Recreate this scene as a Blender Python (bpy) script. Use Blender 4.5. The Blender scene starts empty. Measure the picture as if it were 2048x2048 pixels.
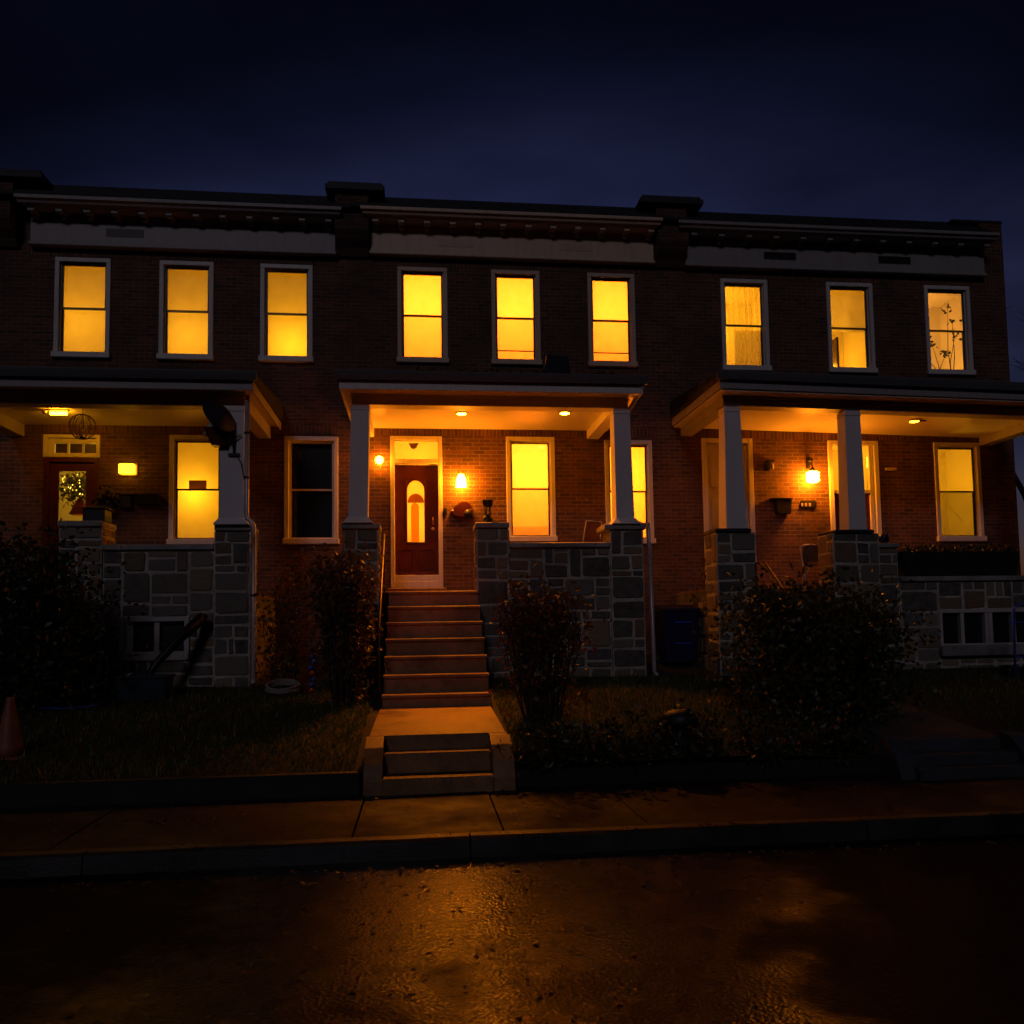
import bpy, math, random
from mathutils import Vector, Matrix
R = random.Random(7)
scene = bpy.context.scene
col = scene.collection
rad = math.radians

# ------------------------------------------------------------------ materials
def newmat(name):
    m = bpy.data.materials.new(name); m.use_nodes = True
    nt = m.node_tree; nt.nodes.clear()
    out = nt.nodes.new('ShaderNodeOutputMaterial')
    return m, nt, out
def N(nt, t, **kw):
    n = nt.nodes.new('ShaderNode' + t)
    for k, v in kw.items():
        if k in n.inputs: n.inputs[k].default_value = v
        else: setattr(n, k, v)
    return n
def rgba(c): return (c[0], c[1], c[2], 1)
def mixcol(nt, fac, a, b, blend='MIX'):
    n = nt.nodes.new('ShaderNodeMix'); n.data_type = 'RGBA'; n.blend_type = blend
    for i, v in ((0, fac), (6, a), (7, b)):
        if hasattr(v, 'is_linked'): nt.links.new(v, n.inputs[i])
        elif i == 0: n.inputs[0].default_value = v
        else: n.inputs[i].default_value = rgba(v)
    return n.outputs[2]
def ramp(nt, src, stops):
    r = nt.nodes.new('ShaderNodeValToRGB')
    e = r.color_ramp.elements
    while len(e) < len(stops): e.new(.5)
    for i, (p, c) in enumerate(stops):
        e[i].position = p; e[i].color = rgba(c) if len(c) == 3 else c
    nt.links.new(src, r.inputs[0]); return r.outputs[0]
def noise(nt, vec, scale, detail=4, rough=.55):
    n = N(nt, 'TexNoise'); n.inputs['Scale'].default_value = scale
    n.inputs['Detail'].default_value = detail; n.inputs['Roughness'].default_value = rough
    if vec is not None: nt.links.new(vec, n.inputs['Vector'])
    return n.outputs['Fac']
def pos(nt): return N(nt, 'NewGeometry').outputs['Position']
def bump(nt, h, strength, dist, nrm=None):
    b = N(nt, 'Bump'); b.inputs['Strength'].default_value = strength; b.inputs['Distance'].default_value = dist
    nt.links.new(h, b.inputs['Height'])
    if nrm is not None: nt.links.new(nrm, b.inputs['Normal'])
    return b.outputs['Normal']
def plain(name, c, rough=.6, metal=0, var=.25, scale=6, bmp=0, bscale=60, spec=.4):
    m, nt, out = newmat(name)
    p = N(nt, 'BsdfPrincipled'); p.inputs['Roughness'].default_value = rough; p.inputs['Metallic'].default_value = metal
    p.inputs['Specular IOR Level'].default_value = spec
    P = pos(nt)
    f = noise(nt, P, scale)
    lo = [x * (1 - var) for x in c]; hi = [min(1, x * (1 + var * .6)) for x in c]
    nt.links.new(ramp(nt, f, [(.3, lo), (.7, hi)]), p.inputs['Base Color'])
    if bmp: nt.links.new(bump(nt, noise(nt, P, bscale, 3), bmp, .01), p.inputs['Normal'])
    nt.links.new(p.outputs[0], out.inputs[0]); return m

def brick(name, soldier=False, dark=1.0):
    m, nt, out = newmat(name)
    P = pos(nt)
    s = N(nt, 'SeparateXYZ'); nt.links.new(P, s.inputs[0])
    a = N(nt, 'Math', operation='ADD'); nt.links.new(s.outputs[0], a.inputs[0]); nt.links.new(s.outputs[1], a.inputs[1])
    c = N(nt, 'CombineXYZ')
    if soldier:
        nt.links.new(a.outputs[0], c.inputs[1]); nt.links.new(s.outputs[2], c.inputs[0])
    else:
        nt.links.new(a.outputs[0], c.inputs[0]); nt.links.new(s.outputs[2], c.inputs[1])
    # wobble of the courses
    nv = N(nt, 'TexNoise'); nv.inputs['Scale'].default_value = 5; nt.links.new(P, nv.inputs['Vector'])
    vm = N(nt, 'VectorMath', operation='MULTIPLY_ADD'); nt.links.new(nv.outputs['Color'], vm.inputs[0])
    vm.inputs[1].default_value = (.012, .012, 0); nt.links.new(c.outputs[0], vm.inputs[2])
    b = N(nt, 'TexBrick'); nt.links.new(vm.outputs[0], b.inputs['Vector'])
    b.offset = .5 if not soldier else 0
    b.inputs['Scale'].default_value = 1; b.inputs['Brick Width'].default_value = .205 if not soldier else .6
    b.inputs['Row Height'].default_value = .069; b.inputs['Mortar Size'].default_value = .0055
    b.inputs['Mortar Smooth'].default_value = .25; b.inputs['Bias'].default_value = -.1
    b.inputs['Color1'].default_value = rgba((.165 * dark, .062 * dark, .03 * dark))
    b.inputs['Color2'].default_value = rgba((.035 * dark, .014 * dark, .011 * dark))
    b.inputs['Mortar'].default_value = rgba((.26 * dark, .19 * dark, .14 * dark))
    n2 = noise(nt, P, 1.3, 5); n3 = noise(nt, P, 45, 3)
    c1 = mixcol(nt, ramp(nt, n2, [(.35, (0, 0, 0)), (.7, (.75, .75, .75))]), b.outputs['Color'], (.028, .014, .010))
    c2 = mixcol(nt, ramp(nt, n3, [(.3, (0, 0, 0)), (.8, (.35, .35, .35))]), c1, (.26, .13, .08))
    # sparse pale lime and paint flecks
    fl = ramp(nt, noise(nt, P, 17, 2, .4), [(.70, (0, 0, 0)), (.74, (.5, .5, .5))])
    c3 = mixcol(nt, fl, c2, (.42, .34, .28))
    p = N(nt, 'BsdfPrincipled'); p.inputs['Roughness'].default_value = .82
    nt.links.new(c3, p.inputs['Base Color'])
    inv = N(nt, 'Math', operation='SUBTRACT'); inv.inputs[0].default_value = 1; nt.links.new(b.outputs['Fac'], inv.inputs[1])
    ad = N(nt, 'Math', operation='MULTIPLY_ADD'); nt.links.new(n3, ad.inputs[0]); ad.inputs[1].default_value = .5; nt.links.new(inv.outputs[0], ad.inputs[2])
    nt.links.new(bump(nt, ad.outputs[0], .75, .012), p.inputs['Normal'])
    nt.links.new(p.outputs[0], out.inputs[0]); return m

def stone():
    m, nt, out = newmat('bluestone')
    P = pos(nt)
    at = N(nt, 'Attribute', attribute_name='tone')
    f = noise(nt, P, 7, 6, .65)
    base = ramp(nt, at.outputs['Fac'], [(0, (.03, .03, .03)), (.2, (.17, .155, .135)), (.35, (.05, .045, .036)), (.5, (.23, .20, .15)), (.65, (.26, .17, .08)), (.8, (.055, .06, .075)), (.9, (.14, .11, .055)), (1, (.20, .10, .05))])
    c = mixcol(nt, ramp(nt, f, [(.38, (0, 0, 0)), (.75, (.75, .75, .75))]), base, (.20, .18, .14))
    p = N(nt, 'BsdfPrincipled'); p.inputs['Roughness'].default_value = .75
    nt.links.new(c, p.inputs['Base Color'])
    nt.links.new(bump(nt, noise(nt, P, 16, 7, .7), 1.0, .022), p.inputs['Normal'])
    nt.links.new(p.outputs[0], out.inputs[0]); return m

def paint(name, c, rough=.5, streak=.35):
    m, nt, out = newmat(name)
    P = pos(nt)
    mp = N(nt, 'Mapping'); mp.inputs['Scale'].default_value = (9, 9, 1.2); nt.links.new(P, mp.inputs[0])
    f = noise(nt, mp.outputs[0], 1.5, 6, .65); g = noise(nt, P, 38, 4)
    a = ramp(nt, f, [(.42, (0, 0, 0)), (.8, (streak, streak, streak))])
    c1 = mixcol(nt, a, c, (c[0] * .38, c[1] * .34, c[2] * .29))
    fl = ramp(nt, g, [(.66, (0, 0, 0)), (.74, (.4, .4, .4))])
    c2 = mixcol(nt, fl, c1, (c[0] * .55, c[1] * .5, c[2] * .45))
    p = N(nt, 'BsdfPrincipled'); p.inputs['Roughness'].default_value = rough
    nt.links.new(c2, p.inputs['Base Color']); nt.links.new(bump(nt, g, .25, .006), p.inputs['Normal'])
    nt.links.new(p.outputs[0], out.inputs[0]); return m

def asphalt():
    m, nt, out = newmat('wet_asphalt')
    P = pos(nt)
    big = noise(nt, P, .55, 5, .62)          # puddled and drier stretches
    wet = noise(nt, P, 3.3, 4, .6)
    grain = noise(nt, P, 30, 4, .65)
    vor = N(nt, 'TexVoronoi'); vor.inputs['Scale'].default_value = 44; nt.links.new(P, vor.inputs['Vector'])
    c = ramp(nt, grain, [(.3, (.004, .004, .005)), (.7, (.016, .015, .015))])
    p = N(nt, 'BsdfPrincipled'); nt.links.new(c, p.inputs['Base Color'])
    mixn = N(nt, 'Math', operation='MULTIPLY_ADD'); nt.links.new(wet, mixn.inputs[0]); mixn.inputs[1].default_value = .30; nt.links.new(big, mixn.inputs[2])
    # added wetness mask: keeps the road's reflection before the middle house, dulls the sides
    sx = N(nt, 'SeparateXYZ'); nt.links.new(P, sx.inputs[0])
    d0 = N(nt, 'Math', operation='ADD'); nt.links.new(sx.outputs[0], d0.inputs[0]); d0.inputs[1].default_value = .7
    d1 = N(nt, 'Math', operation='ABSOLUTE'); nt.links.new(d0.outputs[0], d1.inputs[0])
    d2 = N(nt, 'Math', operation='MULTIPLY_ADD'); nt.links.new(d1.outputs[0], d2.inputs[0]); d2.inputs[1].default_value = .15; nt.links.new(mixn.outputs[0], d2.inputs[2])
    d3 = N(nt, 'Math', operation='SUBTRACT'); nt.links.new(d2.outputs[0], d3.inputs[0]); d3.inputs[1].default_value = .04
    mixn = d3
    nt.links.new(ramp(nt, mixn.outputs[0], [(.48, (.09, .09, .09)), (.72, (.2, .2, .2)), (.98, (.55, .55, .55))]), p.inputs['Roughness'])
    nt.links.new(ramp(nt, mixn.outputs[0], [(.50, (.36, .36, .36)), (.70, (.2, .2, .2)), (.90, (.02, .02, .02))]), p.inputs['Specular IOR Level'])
    a = N(nt, 'Math', operation='ADD'); nt.links.new(vor.outputs['Distance'], a.inputs[0]); nt.links.new(grain, a.inputs[1])
    nt.links.new(bump(nt, a.outputs[0], .8, .0027), p.inputs['Normal'])
    nt.links.new(p.outputs[0], out.inputs[0]); return m

def concrete(name, c, rough_lo=.45, rough_hi=.85, bs=.5, spec=.45):
    m, nt, out = newmat(name)
    P = pos(nt)
    big = noise(nt, P, 1.7, 7, .65); fine = noise(nt, P, 70, 4, .7)
    lo = [x * .36 for x in c]
    c1 = ramp(nt, big, [(.3, lo), (.68, c)])
    st = ramp(nt, noise(nt, P, 11, 6, .72), [(.5, (0, 0, 0)), (.7, (.8, .8, .8))])
    c2 = mixcol(nt, st, c1, [x * .35 for x in c])
    p = N(nt, 'BsdfPrincipled'); p.inputs['Specular IOR Level'].default_value = spec; nt.links.new(c2, p.inputs['Base Color'])
    nt.links.new(ramp(nt, big, [(.35, (rough_lo,) * 3), (.65, (rough_hi,) * 3)]), p.inputs['Roughness'])
    a = N(nt, 'Math', operation='ADD'); nt.links.new(big, a.inputs[0]); nt.links.new(fine, a.inputs[1])
    nt.links.new(bump(nt, a.outputs[0], bs, .005), p.inputs['Normal'])
    nt.links.new(p.outputs[0], out.inputs[0]); return m

def glass_mat():
    m, nt, out = newmat('window_glass')
    t = N(nt, 'BsdfTransparent'); t.inputs[0].default_value = (.93, .95, .94, 1)
    g = N(nt, 'BsdfGlossy'); g.inputs['Roughness'].default_value = .02
    f = N(nt, 'Fresnel'); f.inputs[0].default_value = 1.5
    mx = N(nt, 'MixShader'); nt.links.new(f.outputs[0], mx.inputs[0]); nt.links.new(t.outputs[0], mx.inputs[1]); nt.links.new(g.outputs[0], mx.inputs[2])
    nt.links.new(mx.outputs[0], out.inputs[0]); return m
def cloth(name, c, tr=.75, weave=240):
    m, nt, out = newmat(name)
    P = pos(nt)
    d = N(nt, 'BsdfDiffuse'); t = N(nt, 'BsdfTranslucent')
    f = noise(nt, P, 5, 4)
    cc = ramp(nt, f, [(.3, [x * .9 for x in c]), (.7, c)])
    nt.links.new(cc, d.inputs[0]); nt.links.new(cc, t.inputs[0])
    mx = N(nt, 'MixShader'); mx.inputs[0].default_value = tr
    nt.links.new(d.outputs[0], mx.inputs[1]); nt.links.new(t.outputs[0], mx.inputs[2])
    nt.links.new(mx.outputs[0], out.inputs[0]); return m
def lace():
    m, nt, out = newmat('lace_curtain')
    P = pos(nt)
    t = N(nt, 'BsdfTranslucent'); t.inputs[0].default_value = (.85, .8, .6, 1)
    tp = N(nt, 'BsdfTransparent')
    w = N(nt, 'TexWave'); w.inputs['Scale'].default_value = 5; w.inputs['Distortion'].default_value = 9; w.inputs['Detail'].default_value = 3
    nt.links.new(P, w.inputs['Vector'])
    mx = N(nt, 'MixShader'); nt.links.new(ramp(nt, w.outputs['Fac'], [(.2, (.15, .15, .15)), (.7, (.75, .75, .75))]), mx.inputs[0])
    nt.links.new(tp.outputs[0], mx.inputs[1]); nt.links.new(t.outputs[0], mx.inputs[2])
    nt.links.new(mx.outputs[0], out.inputs[0]); return m
def screen_mat(fac):
    m, nt, out = newmat('insect_screen')
    t = N(nt, 'BsdfTransparent'); d = N(nt, 'BsdfDiffuse'); d.inputs[0].default_value = (.03, .03, .03, 1)
    mx = N(nt, 'MixShader'); mx.inputs[0].default_value = fac
    nt.links.new(t.outputs[0], mx.inputs[1]); nt.links.new(d.outputs[0], mx.inputs[2])
    nt.links.new(mx.outputs[0], out.inputs[0]); return m
def emit(name, c, s):
    m, nt, out = newmat(name)
    e = N(nt, 'Emission'); e.inputs[0].default_value = rgba(c); e.inputs[1].default_value = s
    nt.links.new(e.outputs[0], out.inputs[0]); return m
def leafmat(name, c, tr=.25):
    m, nt, out = newmat(name)
    d = N(nt, 'BsdfPrincipled'); d.inputs['Roughness'].default_value = .45
    t = N(nt, 'BsdfTranslucent')
    f = noise(nt, pos(nt), 9, 3)
    cc = ramp(nt, f, [(.25, [x * .55 for x in c]), (.75, [x * 1.25 for x in c])])
    nt.links.new(cc, d.inputs['Base Color']); nt.links.new(cc, t.inputs[0])
    mx = N(nt, 'MixShader'); mx.inputs[0].default_value = tr
    nt.links.new(d.outputs[0], mx.inputs[1]); nt.links.new(t.outputs[0], mx.inputs[2])
    nt.links.new(mx.outputs[0], out.inputs[0]); return m

WARM = (1, .38, .02)
GOLD = (1, .42, .016)
M = dict(
    brick=brick('brick'), soldier=brick('soldier_brick', True), brickdark=brick('pier_brick', dark=.6),
    stone=stone(), mortar=concrete('mortar', (.62, .57, .49), .7, .9, .3),
    white=paint('white_paint', (.74, .70, .66)), warmlit=paint('warmlit_paint', (.70, .52, .38)), frieze=paint('frieze_paint', (.34, .32, .32)), column=paint('column_stucco', (.76, .72, .72), .8, .12),  # upper trim of the middle house: warm light tinted into its paint colour
    grey=paint('grey_gutter', (.13, .14, .15), .4), ceiling=paint('ceiling_paint', (.80, .74, .62), .32, .1),
    sash=plain('bronze_sash', (.055, .04, .03), .4), shingle=plain('roof_felt', (.022, .022, .028), .6, bmp=.6, bscale=25),
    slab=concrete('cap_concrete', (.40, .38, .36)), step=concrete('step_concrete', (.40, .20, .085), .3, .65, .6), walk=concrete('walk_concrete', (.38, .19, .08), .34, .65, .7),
    pave=concrete('pavement_concrete', (.036, .026, .020), .35, .75, .8, .16), kerb=concrete('kerb_concrete', (.045, .042, .04), .2, .5, .7),
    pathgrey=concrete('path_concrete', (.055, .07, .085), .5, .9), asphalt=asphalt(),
    soil=plain('lawn_soil', (.022, .02, .012), .95, bmp=.8, bscale=18), glass=glass_mat(), room=plain('plaster', (.80, .72, .55), .8, var=.06, scale=2),
    shade=cloth('window_shade', (.88, .84, .68)), paper=cloth('paper', (.5, .3, .2), .5), curtain=lace(), screen=screen_mat(.26), screen2=screen_mat(.5), black=plain('black_metal', (.012, .012, .014), .45),
    bluebin=plain('blue_plastic', (.005, .007, .06), .45), cone=plain('cone_plastic', (.30, .10, .05), .5), iron=plain('railing_metal', (.10, .06, .045), .4, .6),
    alum=plain('downspout_metal', (.42, .42, .46), .35, .3), red=plain('dark_red_paint', (.085, .014, .008), .35), maroon=plain('maroon_door', (.10, .022, .012), .3),
    wood=plain('bark', (.05, .032, .02), .9, bmp=.5), brass=plain('brass', (.7, .5, .2), .3, .8), chairblue=plain('vinyl', (.02, .025, .06), .4),
    mauve=plain('mauve_plastic', (.16, .09, .17), .5), crate=plain('teal_plastic', (.02, .035, .05), .4), hoop=plain('hoop_plastic', (.04, .08, .6), .3),
    cable=plain('cable_jacket', (.28, .24, .22), .5), lnb=plain('lnb_plastic', (.5, .42, .33), .4), dish=plain('dish_paint', (.015, .018, .03), .5),
    bulb=emit('lamp_bulb', (1, .25, .007), 200), bulbsmall=emit('small_bulb', (1, .25, .007), 120), lampbox=emit('lamp_box', (1, .42, .012), 6),
    disc=emit('ceiling_disc', (1, .28, .006), 190), disc2=emit('ceiling_disc_dim', (1, .34, .008), 35), tube=emit('ceiling_tube', (1, .36, .006), 90), fairy=emit('fairy_bulb', (1, .6, .06), 3), orange=cloth('orange_glass', (.85, .42, .06)), brownglass=cloth('brown_glass', (.25, .09, .02)),
    l_green=leafmat('leaf_green', (.045, .06, .014)), l_olive=leafmat('leaf_olive', (.09, .08, .02)), l_red=leafmat('leaf_russet', (.14, .045, .015)), l_brown=leafmat('leaf_brown', (.11, .06, .025)),
    l_dark=leafmat('leaf_dark', (.018, .026, .012)), g1=leafmat('grass_green', (.05, .10, .016)), g2=leafmat('grass_dry', (.17, .12, .035)),
    l_in=leafmat('leaf_indoor', (.16, .17, .03), .4), poin=leafmat('flower_red', (.5, .02, .01)), bead_b=plain('blue_bead', (.03, .12, .6), .3), bead_r=plain('red_bead', (.5, .06, .02), .3),
    panel=paint('door_white', (.5, .47, .45)), tarp=plain('dark_planter', (.014, .018, .02), .5), ply=plain('wire_metal', (.10, .05, .03), .4, .7),
)

# ------------------------------------------------------------------ mesh builder
class MB:
    def __init__(s): s.v = []; s.f = []; s.m = []; s.t = []; s.cm = 0; s.tone = .5; s.smooth = False; s.sm = []
    def face(s, pts):
        b = len(s.v); s.v += [tuple(p) for p in pts]; s.f.append(tuple(range(b, b + len(pts)))); s.m.append(s.cm); s.t.append(s.tone); s.sm.append(s.smooth)
    def idx(s, pts, faces):
        b = len(s.v); s.v += [tuple(p) for p in pts]
        for f in faces: s.f.append(tuple(b + i for i in f)); s.m.append(s.cm); s.t.append(s.tone); s.sm.append(s.smooth)
    def hexa(s, p):   # 8 pts: bottom 4 ccw, top 4 ccw
        s.idx(p, [(3, 2, 1, 0), (4, 5, 6, 7), (0, 1, 5, 4), (1, 2, 6, 5), (2, 3, 7, 6), (3, 0, 4, 7)])
    def box(s, x0, x1, y0, y1, z0, z1, b=0):
        if b <= 0:
            s.hexa([(x0, y0, z0), (x1, y0, z0), (x1, y1, z0), (x0, y1, z0), (x0, y0, z1), (x1, y0, z1), (x1, y1, z1), (x0, y1, z1)]); return
        b = min(b, (x1 - x0) * .45, (y1 - y0) * .45, (z1 - z0) * .45)
        P = []
        for k, z in enumerate((z0, z0 + b, z1 - b, z1)):
            e = b if k in (0, 3) else 0
            X0, X1, Y0, Y1 = x0 + e, x1 - e, y0 + e, y1 - e
            P += [(X0 + b, Y0, z), (X1 - b, Y0, z), (X1, Y0 + b, z), (X1, Y1 - b, z), (X1 - b, Y1, z), (X0 + b, Y1, z), (X0, Y1 - b, z), (X0, Y0 + b, z)]
        F = [tuple(range(7, -1, -1)), tuple(range(24, 32))]
        for k in range(3):
            for i in range(8):
                j = (i + 1) % 8; F.append((k * 8 + i, k * 8 + j, k * 8 + 8 + j, k * 8 + 8 + i))
        s.idx(P, F)
    def frus(s, c0, w0, d0, z0, c1, w1, d1, z1):
        s.hexa([(c0[0] - w0 / 2, c0[1] - d0 / 2, z0), (c0[0] + w0 / 2, c0[1] - d0 / 2, z0), (c0[0] + w0 / 2, c0[1] + d0 / 2, z0), (c0[0] - w0 / 2, c0[1] + d0 / 2, z0),
                (c1[0] - w1 / 2, c1[1] - d1 / 2, z1), (c1[0] + w1 / 2, c1[1] - d1 / 2, z1), (c1[0] + w1 / 2, c1[1] + d1 / 2, z1), (c1[0] - w1 / 2, c1[1] + d1 / 2, z1)])
    def tube(s, pts, r, n=8, r1=None, caps=True):
        pts = [Vector(p) for p in pts]; rings = []
        L = len(pts); prev = None
        sm = s.smooth; s.smooth = True
        for i, p in enumerate(pts):
            t = (pts[min(i + 1, L - 1)] - pts[max(i - 1, 0)])
            t = t.normalized() if t.length > 1e-9 else Vector((0, 0, 1))
            if prev is None:
                a = Vector((0, 0, 1)) if abs(t.z) < .9 else Vector((1, 0, 0))
                u = t.cross(a).normalized()
            else:
                u = (prev - t * prev.dot(t)); u = u.normalized() if u.length > 1e-6 else t.orthogonal().normalized()
            prev = u; w = t.cross(u)
            rr = r if r1 is None else r + (r1 - r) * i / max(1, L - 1)
            rings.append([p + (u * math.cos(2 * math.pi * k / n) + w * math.sin(2 * math.pi * k / n)) * rr for k in range(n)])
        P = [q for ring in rings for q in ring]; F = []
        for i in range(L - 1):
            for k in range(n):
                j = (k + 1) % n; F.append((i * n + k, i * n + j, (i + 1) * n + j, (i + 1) * n + k))
        if caps: F += [tuple(range(n - 1, -1, -1)), tuple(range((L - 1) * n, L * n))]
        s.idx(P, F); s.smooth = sm
    def lathe(s, prof, c, n=16, axis='z', arc=None):
        P = []; L = len(prof); sm = s.smooth; s.smooth = True
        for r, h in prof:
            for k in range(n):
                a = 2 * math.pi * k / n
                q = (r * math.cos(a), r * math.sin(a), h)
                if axis == 'y': q = (q[0], q[2], q[1])
                P.append((c[0] + q[0], c[1] + q[1], c[2] + q[2]))
        F = [(i * n + k, i * n + (k + 1) % n, (i + 1) * n + (k + 1) % n, (i + 1) * n + k) for i in range(L - 1) for k in range(n)]
        F += [tuple(range(n - 1, -1, -1)), tuple(range((L - 1) * n, L * n))]
        s.idx(P, F); s.smooth = sm
    def prism_y(s, pts, y0, y1):   # polygon in xz
        n = len(pts)
        P = [(x, y0, z) for x, z in pts] + [(x, y1, z) for x, z in pts]
        s.idx(P, [tuple(range(n)), tuple(range(2 * n - 1, n - 1, -1))] + [(i, n + i, n + (i + 1) % n, (i + 1) % n) for i in range(n)])
    def sheet_y(s, pts, y):   # thin cloth or glass sheet in xz
        s.face([(x, y, z) for x, z in pts])
    def prism_x(s, pts, x0, x1):   # polygon in yz
        n = len(pts)
        P = [(x0, y, z) for y, z in pts] + [(x1, y, z) for y, z in pts]
        s.idx(P, [tuple(range(n)), tuple(range(2 * n - 1, n - 1, -1))] + [(i, n + i, n + (i + 1) % n, (i + 1) % n) for i in range(n)])
    def warp(s, fn): s.v = [tuple(fn(Vector(p))) for p in s.v]; return s
    def build(s, name, mats, parent=None, base=None):
        if not isinstance(mats, (list, tuple)): mats = [mats]
        off = Vector((0, 0, 0))
        root = parent
        while root is not None and root.parent is not None: root = root.parent
        if root is not None: off = Vector(root.location)
        elif base is not None: off = Vector(base)
        me = bpy.data.meshes.new(name)
        me.from_pydata([tuple(Vector(p) - off) for p in s.v], [], s.f)
        for mt in mats: me.materials.append(mt)
        me.polygons.foreach_set('material_index', s.m)
        me.polygons.foreach_set('use_smooth', s.sm)
        a = me.attributes.new('tone', 'FLOAT', 'FACE'); a.data.foreach_set('value', s.t)
        me.update()
        o = bpy.data.objects.new(name, me); col.objects.link(o)
        if parent is not None: o.parent = parent
        else: o.location = off
        return o
def thing(name, loc, label, cat, group=None):
    o = bpy.data.objects.new(name, None); o.empty_display_size = .2; col.objects.link(o); o.location = loc
    o['label'] = label; o['category'] = cat
    if group: o['group'] = group
    return o
def tag(o, label, cat, group=None):
    o['label'] = label; o['category'] = cat
    if group: o['group'] = group
    return o
def copy_thing(o, loc, rz=None, parent=None):
    c = o.copy(); col.objects.link(c)
    if parent is None: c.location = loc
    else: c.parent = parent
    if rz is not None: c.rotation_euler = (0, 0, rz)
    for ch in [q for q in bpy.data.objects if q.parent == o]: copy_thing(ch, None, None, c)
    return c
def one(fn, name, mat, parent=None, base=None):
    b = MB(); fn(b); return b.build(name, mat, parent, base)
def bx(name, mat, parent, *a, b=0.006): return one(lambda m: m.box(*a, b), name, mat, parent)
def lamp(x, y, z, p, c=GOLD, r=.08):
    l = bpy.data.lights.new('room_lamp', 'POINT'); l.energy = p; l.color = c; l.shadow_soft_size = r
    o = bpy.data.objects.new('room_lamp', l); o.location = (x, y, z); col.objects.link(o)

# ------------------------------------------------------------------ stonework: irregular ashlar with raised pale joints
def ashlar(mb, x0, x1, z0, z1, y, seed, side=None, mx=.46, mn=.15):
    r = random.Random(seed); rects = []
    def split(a, b, c, d, depth):
        w, h = b - a, d - c
        if (w <= mx * r.uniform(.6, 1.5) and h <= mx * .8 * r.uniform(.55, 1.5)) or depth > 7: rects.append((a, b, c, d)); return
        if w > h * r.uniform(.9, 1.7) and w > 2 * mn:
            t = a + w * r.uniform(.27, .73); split(a, t, c, d, depth + 1); split(t, b, c, d, depth + 1)
        elif h > 1.6 * mn:
            t = c + h * r.uniform(.25, .75); split(a, b, c, t, depth + 1); split(a, b, t, d, depth + 1)
        else: rects.append((a, b, c, d))
    split(x0, x1, z0, z1, 0)
    for (a, b, c, d) in rects:
        g = .0085; mb.tone = r.random(); mb.cm = 0
        j = lambda: r.uniform(-.026, .026) * min(1, (b - a) * 4, (d - c) * 4)
        q = [(a + g + abs(j()), c + g + abs(j())), (b - g - abs(j()), c + g + abs(j())), (b - g - abs(j()), d - g - abs(j())), (a + g + abs(j()), d - g - abs(j()))]
        # chamfered 8-gon with domed face
        pts = []
        for i in range(4):
            p, n, l = q[i], q[(i + 1) % 4], q[(i - 1) % 4]
            k = r.uniform(.015, .11)
            pts.append((p[0] + (l[0] - p[0]) * k, p[1] + (l[1] - p[1]) * k)); pts.append((p[0] + (n[0] - p[0]) * k, p[1] + (n[1] - p[1]) * k))
        cx = sum(p[0] for p in pts) / 8; cz = sum(p[1] for p in pts) / 8; e = r.uniform(.004, .020)
        inner = [(cx + (p[0] - cx) * .90, cz + (p[1] - cz) * .90) for p in pts]
        P = [(p[0], 0, p[1]) for p in pts] + [(p[0], -e * r.uniform(.6, 1.2), p[1]) for p in inner]
        F = [(i, (i + 1) % 8, 8 + (i + 1) % 8, 8 + i) for i in range(8)] + [tuple(range(8, 16))]
        if side is None: P = [(p[0], y + p[1], p[2]) for p in P]
        elif side > 0: P = [(y - p[1], p[0], p[2]) for p in P]          # facing +x, rect runs along y
        else: P = [(y + p[1], -p[0], p[2]) for p in P]                 # facing -x
        mb.idx(P, F)
def stone_block(mb, x0, x1, y0, y1, z0, z1, seed, sides=True):
    mb.cm = 1; mb.box(x0, x1, y0, y1, z0, z1)
    ashlar(mb, x0, x1, z0, z1, y0 - .0015, seed)
    if sides:
        ashlar(mb, y0, y1, z0, z1, x1 + .0015, seed + 1, 1)
        ashlar(mb, -y1, -y0, z0, z1, x0 - .0015, seed + 2, -1)
SM = [M['stone'], M['mortar']]

# ------------------------------------------------------------------ walls with real openings
def wall_mesh(x0, x1, z0, z1, holes, depth=.22, y=0):
    mb = MB()
    xs = sorted({x0, x1} | {h[0] for h in holes} | {h[1] for h in holes})
    zs = sorted({z0, z1} | {h[2] for h in holes} | {h[3] for h in holes})
    for i in range(len(xs) - 1):
        for j in range(len(zs) - 1):
            cx, cz = (xs[i] + xs[i + 1]) / 2, (zs[j] + zs[j + 1]) / 2
            if any(h[0] < cx < h[1] and h[2] < cz < h[3] for h in holes): continue
            mb.face([(xs[i], y, zs[j]), (xs[i + 1], y, zs[j]), (xs[i + 1], y, zs[j + 1]), (xs[i], y, zs[j + 1])])
    for a, b, c, d in holes:
        mb.face([(a, y, c), (a, y, d), (a, y + depth, d), (a, y + depth, c)]); mb.face([(b, y, c), (b, y + depth, c), (b, y + depth, d), (b, y, d)])
        mb.face([(a, y, c), (a, y + depth, c), (b, y + depth, c), (b, y, c)]); mb.face([(a, y, d), (b, y, d), (b, y + depth, d), (a, y + depth, d)])
    return mb
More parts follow.
